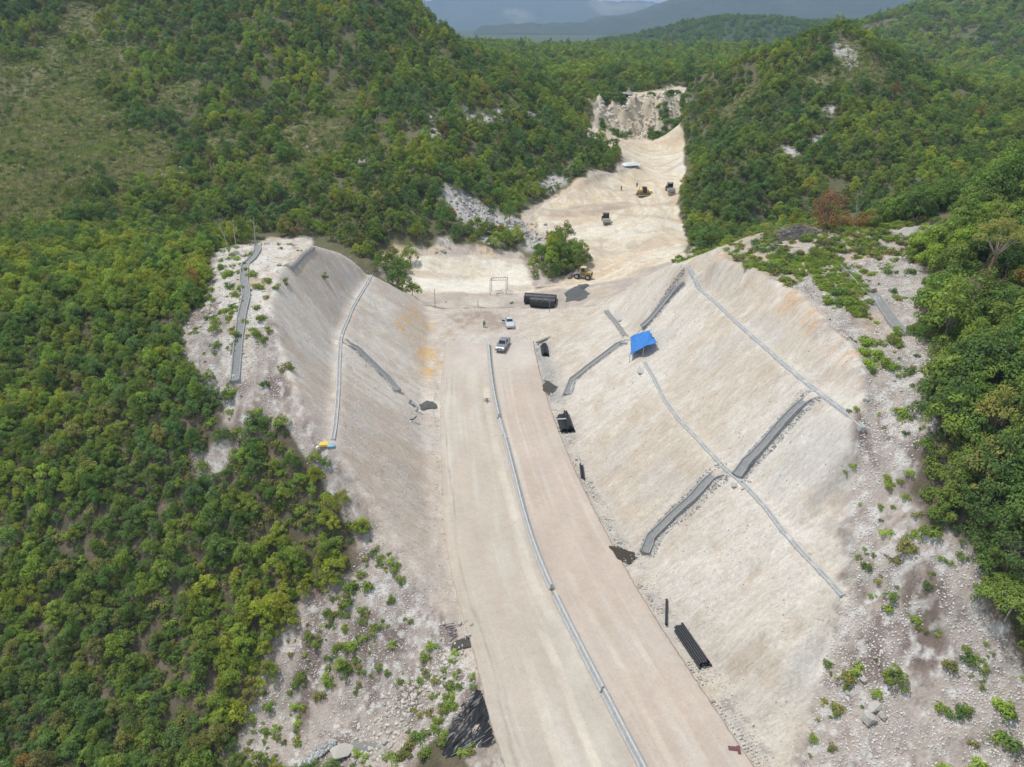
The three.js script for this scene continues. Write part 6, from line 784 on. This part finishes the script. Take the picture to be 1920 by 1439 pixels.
function hand(w, side) { const b = [[w, [w[0], w[1] - 0.09, w[2] + 0.01], 0.03, 0.038]]; [-0.03, -0.01, 0.01, 0.03].forEach((o, k) => { const l = [0.07, 0.085, 0.08, 0.06][k], a = [w[0], w[1] - 0.1, w[2] + o]; b.push([a, [a[0] - side * 0.01, a[1] - l * 0.6, a[2]], 0.009, 0.0085], [[a[0] - side * 0.01, a[1] - l * 0.6, a[2]], [a[0] - side * 0.03, a[1] - l, a[2]], 0.0085, 0.007]); }); b.push([[w[0], w[1] - 0.04, w[2] + 0.03], [w[0] - side * 0.01, w[1] - 0.085, w[2] + 0.07], 0.012, 0.009]); return b; }
function person(x, y, z, turn, label, vest, group) {
  const T = thing('person', label, 'person', [x, y, z], turn, group), skin = std([0.17, 0.09, 0.055], 0.6), stance = 0.16;
  const head = [[[0, 1.62, 0.01], [0, 1.70, 0.0], 0.085, 0.095], [[0, 1.57, 0.045], [0, 1.6, 0.05], 0.05, 0.06], [[0, 1.635, 0.1], [0, 1.61, 0.115], 0.014, 0.018], [[0.093, 1.64, 0], [0.097, 1.61, 0.0], 0.018, 0.012], [[-0.093, 1.64, 0], [-0.097, 1.61, 0], 0.018, 0.012]];
  const body = figure([[[0, 0.98, 0], [0, 1.15, 0], 0.14, 0.13], [[0, 1.15, 0], [0, 1.36, -0.01], 0.13, 0.15], [[-0.14, 1.38, 0], [0.14, 1.38, 0], 0.085, 0.085], [[0, 1.42, 0], [0, 1.56, 0.02], 0.06, 0.055], ...head, ...[-1, 1].flatMap((s) => [[[s * 0.17, 1.38, 0], [s * 0.25, 1.10, 0.0], 0.065, 0.05], [[s * 0.25, 1.10, 0], [s * 0.27, 0.86, 0.07], 0.045, 0.034], [[s * 0.08, 0.95, 0], [s * stance * 0.85, 0.5, 0.03], 0.095, 0.065], [[s * stance * 0.85, 0.5, 0.03], [s * stance, 0.08, 0], 0.062, 0.042], [[s * stance, 0.05, -0.04], [s * stance * 1.1, 0.035, 0.16], 0.045, 0.036]])], 0.022);
  const hands = [-1, 1].map((s) => figure(hand([s * 0.27, 0.86, 0.07], s), 0.006, 0.02)); part(T, 'body', [body, ...hands], skin);
  part(T, 'trousers', figure([[[-0.05, 0.97, 0], [0.05, 0.97, 0], 0.15, 0.15], ...[-1, 1].flatMap((s) => [[[s * 0.08, 0.95, 0], [s * stance * 0.85, 0.5, 0.03], 0.112, 0.082], [[s * stance * 0.85, 0.5, 0.03], [s * stance, 0.12, 0], 0.08, 0.066]])], 0.024), std([0.06, 0.055, 0.055], 0.9));
  part(T, 'vest', figure([[[0, 1.02, 0], [0, 1.36, -0.01], 0.162, 0.168], [[-0.13, 1.37, 0], [0.13, 1.37, 0], 0.102, 0.102]], 0.024), vest); part(T, 'sleeves', [-1, 1].map((s) => figure([[[s * 0.17, 1.38, 0], [s * 0.25, 1.10, 0], 0.078, 0.062]], 0.02)), std([0.10, 0.11, 0.12], 0.9));
  part(T, 'boots', [-1, 1].map((s) => figure([[[s * stance, 0.1, 0], [s * stance, 0.055, -0.03], 0.06, 0.055], [[s * stance, 0.05, -0.03], [s * stance * 1.1, 0.04, 0.17], 0.052, 0.044]], 0.016)), blackMat);
  const hat = part(T, 'helmet', [put(new THREE.SphereGeometry(0.125, 20, 10, 0, 6.3, 0, 1.5), 0, 1.7, 0), cyl(0.15, 0.155, 0.02, 20, 0, 1.705, 0.02)], std([0.72, 0.72, 0.66], 0.4)); for (const s of [-1, 1]) part(T, 'eye', put(new THREE.SphereGeometry(0.011, 8, 6), s * 0.035, 1.648, 0.088), std([0.6, 0.6, 0.58], 0.2)); part(T, 'mouth', rbox(0.05, 0.012, 0.01, 0.004, 0, 1.575, 0.103), std([0.12, 0.04, 0.035], 0.6));
  return T;
}
{ const [x, z] = at('person'); person(x, rawHeight(x, z) + 0.01, z, 0.3, 'worker in a pale green safety vest standing left of the car', std([0.30, 0.52, 0.36], 0.8)); const v = std([0.2, 0.24, 0.2], 0.9); const [a, b] = at('farPerson', 0), [c, d] = at('farPerson', 1); person(a, rawHeight(a, b) + 0.01, b, 0.8, 'distant worker in dark clothes left of the bulldozer', v); person(c, rawHeight(c, d) + 0.01, d, -0.4, 'distant worker standing behind the bulldozer', v); }
// ---------- pipes, boards, tarps and other site gear ----------
const pipeMat = std([0.022, 0.024, 0.028], 0.38), pipeDust = std([0.05, 0.05, 0.052], 0.6);
function hollow(L, R, t, n = 24) { const g = new THREE.LatheGeometry([[R - t, -L / 2], [R, -L / 2], [R, L / 2], [R - t, L / 2], [R - t, -L / 2]].map((p) => new THREE.Vector2(...p)), n); g.rotateZ(Math.PI / 2); return g; }
function pipeStack(way, list, label, R, L, group, strap) {   // list of [across, level]
  const [a, b] = way, dx = b[0] - a[0], dz = b[1] - a[1], cx = (a[0] + b[0]) / 2, cz = (a[1] + b[1]) / 2, T = thing(list.length > 1 ? 'pipe_stack' : 'loose_pipe', label, list.length > 1 ? 'pipe stack' : 'pipe', [cx, rawHeight(cx, cz) + 0.04, cz], -Math.atan2(dz, dx), group), tilt = Math.atan2(rawHeight(b[0], b[1]) - rawHeight(a[0], a[1]), Math.hypot(dx, dz)), r = rng(list.length * 7 + Math.round(cz)), g = hollow(L, R, R * 0.16, 14);
  list.forEach(([u, v]) => { const m = part(T, 'pipe', g, pipeMat); m.position.set((r() - 0.5) * 0.5, R + v * R * 1.74, u * R * 2.03); m.rotation.z = tilt; });
  if (strap) part(T, 'timber_strap', box(0.35, 0.06, strap, -0.5, R * 5.6, 0), std([0.45, 0.43, 0.4], 0.9)); return T;
}
const stackOf = (n, rows) => { const o = []; for (let v = 0; v < rows; v++) for (let i = 0; i < n - v; i++) o.push([i - (n - v - 1) / 2, v]); return o; };
pipeStack(WAYS.pipeStackA, stackOf(5, 3), 'black pipe stack in the ditch nearest the concrete beam', 0.15, 3.6, 'black plastic pipe stacks');
pipeStack(WAYS.pipeStackB, stackOf(4, 3), 'black pipe stack with a timber strap beside the carriageway edge', 0.15, 4.6, 'black plastic pipe stacks', 1.5);
pipeStack(WAYS.pipeStackC, stackOf(5, 4), 'tall black pipe stack against the foot of the right slope', 0.15, 4.8, 'black plastic pipe stacks');
pipeStack(WAYS.pipeStackD, stackOf(6, 3), 'long black pipe stack in the ditch nearest the camera', 0.13, 5.4, 'black plastic pipe stacks');
pipeStack(WAYS.pipeSingleA, [[-1, 0], [0, 0]], 'pair of short black pipes lying in the ditch', 0.15, 3.4); pipeStack(WAYS.pipeSingleB, [[0, 0]], 'single black pipe lying in the ditch above the nearest stack', 0.15, 4.0);
function culvert(way, R, L, label) { const [a, b] = way, an = Math.atan2(b[1] - a[1], b[0] - a[0]), T = thing('culvert_pipe', label, 'culvert pipe', [a[0] + Math.cos(an) * L / 2, rawHeight(a[0] + 1, a[1]) + R * 0.92, a[1] + Math.sin(an) * L / 2], -an, 'large black culvert pipes'), m = std([0.026, 0.026, 0.03], 0.45, { side: THREE.DoubleSide }); part(T, 'pipe_barrel', hollow(L, R, 0.09, 40), m); for (let k = 0; k < 12; k++) { const q = part(T, 'rib', put(new THREE.TorusGeometry(R, 0.05, 6, 40), 0, 0, 0, 0, Math.PI / 2), m); q.position.x = -L / 2 + 0.3 + k * (L - 0.6) / 11; } const r = rng(Math.round(R * 100)), f = []; for (let k = 0; k < 30; k++) { const t = 0.2 + r() * 2.2; f.push(rbox(0.14, 0.03, 0.1, 0.01, (r() - 0.5) * L * 0.8, R * Math.sin(t) * 1.03, R * Math.cos(t) * 1.03, -t + 1.57)); } part(T, 'marl_splash', f, std([0.4, 0.39, 0.37], 0.9)); }
culvert(WAYS.culvertA, 1.32, 7.6, 'rear large black culvert pipe lying in the valley'); culvert(WAYS.culvertB, 1.25, 6.0, 'front large black culvert pipe half buried in the marl bank');
{   // blue tarp shelter on the berm
  const W = WAYS.tarp, hgt = [0.5, 0.7, 1.7, 1.5], P = W.map(([x, z], i) => new THREE.Vector3(x, rawHeight(x, z) + hgt[i], z)), o = new THREE.Vector3(22, rawHeight(22, -112), -112), T = thing('tarp_shelter', 'blue tarpaulin shelter pitched over the berm drain', 'tarp shelter', o.toArray()), N = 26, pos = [], idx = [], m = std([0.035, 0.20, 0.58], 0.5, { side: THREE.DoubleSide });
  for (let layer = 0; layer < 2; layer++) for (let j = 0; j <= N; j++) for (let i = 0; i <= N; i++) { const u = i / N, v = j / N, p = P[0].clone().lerp(P[1], u).lerp(P[3].clone().lerp(P[2], u), v).sub(o), e = Math.min(u, 1 - u, v, 1 - v); p.y += 0.25 * Math.sin(Math.PI * u) * (1 - v * 0.4) - 0.3 * Math.sin(Math.PI * u) * Math.sin(Math.PI * v) + 0.3 * fbm(u * 4, v * 6, 4) + 0.05 * Math.sin((u * 2 + v) * 6) * (1 - e) - layer * 0.02; const sc = 0.16 * (Math.sin(Math.PI * u) * (v < 0.01 || v > 0.99 ? 1 : 0)); p.z += (v > 0.5 ? -1 : 1) * sc; if (u < 0.01 || u > 0.99) p.x += (u > 0.5 ? -1 : 1) * 0.35 * Math.sin(Math.PI * v); pos.push(p.x, p.y, p.z); }
  const W1 = N + 1, S = W1 * W1; for (let j = 0; j < N; j++) for (let i = 0; i < N; i++) { const a = j * W1 + i; idx.push(a, a + W1, a + 1, a + 1, a + W1, a + W1 + 1, S + a, S + a + 1, S + a + W1, S + a + 1, S + a + W1 + 1, S + a + W1); }
  const g = new THREE.BufferGeometry(); g.setAttribute('position', new THREE.Float32BufferAttribute(pos, 3)); g.setIndex(idx); g.computeVertexNormals(); part(T, 'tarpaulin', g, m);
  const wood = std([0.5, 0.42, 0.3], 0.85); for (const i of [2, 3]) { const q = P[i].clone().sub(o), [x, z] = W[i]; part(T, 'pole', rod([q.x, rawHeight(x, z) - o.y - 0.2, q.z], [q.x, q.y, q.z], 0.05, 0.045, 8), wood); } const mid = P[2].clone().lerp(P[3], 0.5).sub(o); part(T, 'pole', rod([mid.x, rawHeight(mid.x + o.x, mid.z + o.z) - o.y - 0.2, mid.z], [mid.x, mid.y, mid.z], 0.05, 0.045, 8), wood);
}
{ const [a, b] = WAYS.beam, p = [a, b].map(([x, z]) => [x, rawHeight(x, z) + 0.12, z]), m = single('concrete_beam', (() => { const g = box(Math.hypot(b[0] - a[0], b[1] - a[1]), 0.3, 0.35); return g; })(), concreteDark, 'dark concrete beam lying across the head of the ditch', 'beam'); m.position.set((p[0][0] + p[1][0]) / 2, (p[0][1] + p[1][1]) / 2 + 0.05, (p[0][2] + p[1][2]) / 2); m.rotation.y = -Math.atan2(b[1] - a[1], b[0] - a[0]); }
{ const [x, z] = at('board'), T = thing('form_board', 'pale board propped on the slope above the blue tarp', 'board', [x + 0.6, rawHeight(x + 0.6, z) + 0.5, z], 0.9); part(T, 'panel', box(2.4, 0.05, 1.0, 0, 0, 0, 0.5, 0, 0), std([0.55, 0.56, 0.55], 0.6)); part(T, 'prop', [rod([-0.9, -0.7, 0.2], [-0.9, 0, 0.2], 0.05, 0.05, 6), rod([0.9, -0.7, 0.2], [0.9, 0, 0.2], 0.05, 0.05, 6)], std([0.3, 0.25, 0.18], 0.9)); }
{ const [x, z] = at('redPlate'), m = single('steel_plate', [box(0.85, 0.03, 0.42, -0.15, 0, 0), box(0.3, 0.03, 0.85, 0.4, 0.002, 0.1)], std([0.17, 0.055, 0.075], 0.7), 'dark red angle shaped plate lying near the road edge', 'plate'); m.position.set(x, roadH(z) + 0.09, z); m.rotation.y = -0.1; }
SPOTS.fencePost.forEach(([x, z], i) => { const h = [4.3, 2.2, 2.3][i], t = thing('marker_post', ['tall thin wooden post behind the left cut nose', 'short wooden post behind the standing worker', 'short wooden post in front of the culvert pipes'][i], 'post', [x, rawHeight(x, z), z], 0, 'wooden posts along the junction edge'); part(t, 'shaft', rod([0, -0.4, 0], [0.05, h, 0], 0.07, 0.055, 8), std([0.22, 0.19, 0.16], 0.9)); part(t, 'cap', cyl(0.07, 0.07, 0.06, 8, 0.05, h, 0), std([0.3, 0.27, 0.22], 0.9)); });
{ const L = WAYS.frameLegs, y = Math.max(...L.map(([x, z]) => rawHeight(x, z))), o = [L[0][0], rawHeight(...L[0]), L[0][1]], T = thing('open_shelter', 'open timber frame shelter on the pale pad', 'frame shelter', o), w = std([0.24, 0.2, 0.165], 0.9), top = L.map(([x, z]) => [x - o[0], y + 3.4 - o[1], z - o[2]]); L.forEach(([x, z], i) => part(T, 'post', rod([x - o[0], rawHeight(x, z) - 0.2 - o[1], z - o[2]], top[i], 0.07, 0.06, 7), w)); for (let i = 0; i < 4; i++) part(T, 'beam', rod(top[i], top[(i + 1) % 4], 0.06, 0.06, 7), w); const r = rng(4); for (let k = 0; k < 7; k++) { const u = (k + 0.5) / 7, a = top[0].map((v, c) => mix(v, top[1][c], u)), b = top[3].map((v, c) => mix(v, top[2][c], u)); part(T, 'roof_pole', rod([a[0], a[1] + 0.1, a[2] + 0.3], [b[0] + (r() - 0.5) * 0.5, b[1] + 0.14, b[2] - 0.3], 0.045, 0.04, 6), w); } part(T, 'bench_plank', box(1.8, 0.08, 0.3, 2.2, y + 0.45 - o[1], -0.6, 0, 0.1), w); }
{ const [x, z] = at('hut'), T = thing('thatched_hut', 'small grey hut with a pointed roof on the cliff top', 'hut', [54.4, rawHeight(54.4, -356) - 0.1, -356]), w = std([0.3, 0.28, 0.26], 0.95); part(T, 'roof', [cyl(0.12, 1.3, 2.2, 10, 0, 3.3, 0), cyl(0.5, 2.4, 1.3, 12, 0, 2.5, 0)], w); part(T, 'spire', rod([0, 4.2, 0], [0, 5.8, 0], 0.14, 0.06, 7), w); for (let k = 0; k < 6; k++) part(T, 'post', rod([1.9 * Math.cos(k * 1.047), -0.3, 1.9 * Math.sin(k * 1.047)], [1.9 * Math.cos(k * 1.047), 2.1, 1.9 * Math.sin(k * 1.047)], 0.09, 0.08, 7), blackMat); part(T, 'wall', cyl(1.7, 1.7, 1.4, 14, 0, 0.6, 0), std([0.1, 0.09, 0.08], 0.9)); }
{ const T = thing('farm_shed', 'distant low building with a white roof among the trees', 'building', [97, 31, -475], 0.2), wallM = std([0.45, 0.42, 0.38], 0.9); part(T, 'wall', box(9, 4, 5, 0, 2, 0), wallM); part(T, 'roof', hull([[-5, 4, 3], [5, 4, 3], [-5, 4, -3], [5, 4, -3], [-5, 5.4, 0], [5, 5.4, 0]]), std([0.78, 0.79, 0.8], 0.5)); part(T, 'door', box(1.2, 2.2, 0.06, 1, 1.1, 2.53), blackMat); for (const q of [-2.8, 3.2]) part(T, 'window', box(1.2, 1, 0.06, q, 2, 2.53), glassMat); }
{ const [x, z] = at('whiteSheet'), T = thing('sheet_cover', 'white sheet draped over a heap at the spur tip by the far road', 'sheet', [x, rawHeight(x, z), z], 0.5), N = 16, pos = [], idx = []; for (let j = 0; j <= N; j++) for (let i = 0; i <= N; i++) { const u = i / N * 2 - 1, v = j / N * 2 - 1; pos.push(u * 3.4, 1.1 * (1 - u * u * 0.6) * (1 - v * v) + 0.25 * fbm(u * 3, v * 4, 2) + 0.12, v * 1.7 + u * 0.5); } for (let j = 0; j < N; j++) for (let i = 0; i < N; i++) { const a = j * (N + 1) + i; idx.push(a, a + N + 1, a + 1, a + 1, a + N + 1, a + N + 2); } const g = new THREE.BufferGeometry(); g.setAttribute('position', new THREE.Float32BufferAttribute(pos, 3)); g.setIndex(idx); g.computeVertexNormals(); part(T, 'sheet', g, std([0.72, 0.78, 0.8], 0.5, { side: THREE.DoubleSide })); part(T, 'covered_heap', put(new THREE.SphereGeometry(1, 14, 8, 0, 6.3, 0, 1.57).scale(2.6, 1.2, 1.2), 0, 0, 0), dustMat); }
{ const [x, z] = at('bundle'), T = thing('tarp_bundle', 'crumpled yellow and blue tarp bundle at the edge of the left cut', 'tarp bundle', [x, rawHeight(x, z), z], 0.4), r = rng(12), lump = (sx, sy, sz, s) => { const g = boulderGeo(s, sx, sy, sz); return g; }; const a = part(T, 'yellow_sheet', lump(1.1, 0.3, 0.7, 5), std([0.72, 0.52, 0.12], 0.6)); a.position.set(0, 0.25, 0); const b = part(T, 'blue_sheet', lump(0.7, 0.22, 0.5, 9), std([0.2, 0.42, 0.62], 0.6)); b.position.set(0.8, 0.15, 0.5); const c = part(T, 'white_bag', lump(0.4, 0.22, 0.35, 13), std([0.7, 0.72, 0.74], 0.6)); c.position.set(-0.9, 0.15, 0.3); }
{ const r = rng(66), bag = new RoundedBoxGeometry(0.6, 0.22, 0.4, 2, 0.1); const [x, z] = at('rubbish', 0); for (let k = 0; k < 16; k++) { const px = x + (r() - 0.5) * 1.9, pz = z + (r() - 0.5) * 1.7, m = single('cement_bag', bag, std([[0.62, 0.64, 0.66], [0.5, 0.5, 0.5], [0.16, 0.16, 0.17]][k % 3], 0.8), 'crumpled cement bag in the litter beside the small gravel heap', 'bag', 'empty bags beside the small gravel heap'); m.position.set(px, rawHeight(px, pz) + 0.14 + 0.2 * r(), pz); m.rotation.set(r(), r() * 6, r()); m.scale.set(0.7 + 0.5 * r(), 0.6 + 0.6 * r(), 0.7 + 0.4 * r()); }
  const [a, b] = at('rubbish', 1), T = thing('plastic_scrap', 'twisted black plastic scrap on the left shoulder below the bags', 'scrap', [a, rawHeight(a, b), b], 0.7), l = []; for (let k = 0; k < 5; k++) l.push(rod([-1 + k * 0.42, 0.12 + 0.1 * r(), (r() - 0.5) * 0.5], [-0.5 + k * 0.42, 0.2 * r() + 0.08, (r() - 0.5) * 0.6], 0.11, 0.09, 7)); part(T, 'black_sheet', l, pipeDust); part(T, 'pale_wrap', [rbox(0.8, 0.1, 0.4, 0.04, -0.6, 0.08, 0.4, 0.1, 0.4, 0.1)], std([0.6, 0.58, 0.54], 0.8)); }
{ const [x, z] = at('rebar'), T = thing('rebar_tangle', 'bent grey reinforcing bars lying against the median', 'rebar', [x - 0.7, roadH(z) + 0.05, z]), r = rng(41), l = []; for (let k = 0; k < 16; k++) { const a = r() * 3.1; l.push(rod([0, 0.1 + 0.3 * r(), 0], [1.3 * Math.cos(a) * (r() - 0.3), 0.1 + 0.5 * r(), 1.3 * Math.sin(a)], 0.03, 0.03, 5)); } part(T, 'bars', l, std([0.22, 0.235, 0.26], 0.6, { metalness: 0.5 })); }
{ const [x, z] = at('brickPile'), r = rng(44), geo = new RoundedBoxGeometry(0.75, 0.1, 0.13, 1, 0.02), T = thing('timber_pile', 'small pile of greyish pink boards among white rocks at the road edge', 'board pile', [x, height(x, z) + 0.05, z], 0.25), ms = [[0.34, 0.28, 0.27], [0.42, 0.37, 0.35], [0.24, 0.19, 0.18]].map((c) => std(c, 0.9)); for (let k = 0; k < 16; k++) { const m = part(T, 'board', geo, ms[k % 3]); m.position.set((r() - 0.5) * 0.4, 0.06 + 0.1 * (k % 3), -0.8 + k * 0.11); m.rotation.y = (r() - 0.5) * (k > 9 ? 1.2 : 0.2); m.scale.x = 1 + 0.5 * r(); } }
{ const [a, b] = WAYS.whiteLine, T = thing('white_pipe', 'thin white pipe lying across the weedy plateau', 'pipe', [a[0], rawHeight(...a) + 0.25, a[1]]); part(T, 'length', rod([0, 0, 0], [b[0] - a[0], rawHeight(...b) + 0.25 - rawHeight(...a) - 0.25, b[1] - a[1]], 0.07, 0.07, 8), std([0.66, 0.67, 0.68], 0.5)); part(T, 'end_cap', put(new THREE.SphereGeometry(0.1, 8, 6), 0, 0, 0), greyMat); }
{ const [x, z] = at('greyPatch'), m = single('mortar_mix', (() => { const g = boulderGeo(31, 0.9, 0.18, 1.3); return g; })(), std([0.44, 0.43, 0.42], 0.9), 'grey lump of mortar on the berm below the tarp', 'mortar'); m.position.set(x, rawHeight(x, z) + 0.08, z); }
{ const T = thing('utility_pole', 'thin pale pole in the distance at the right edge', 'pole', [272, rawHeight(272, -392) - 0.3, -392]); part(T, 'shaft', rod([0, 0, 0], [0, 14, 0], 0.22, 0.16, 8), std([0.6, 0.6, 0.58], 0.8)); part(T, 'crossarm', box(2, 0.14, 0.14, 0, 12.8, 0), std([0.5, 0.5, 0.48], 0.8)); }
renderer.render(scene, camera);
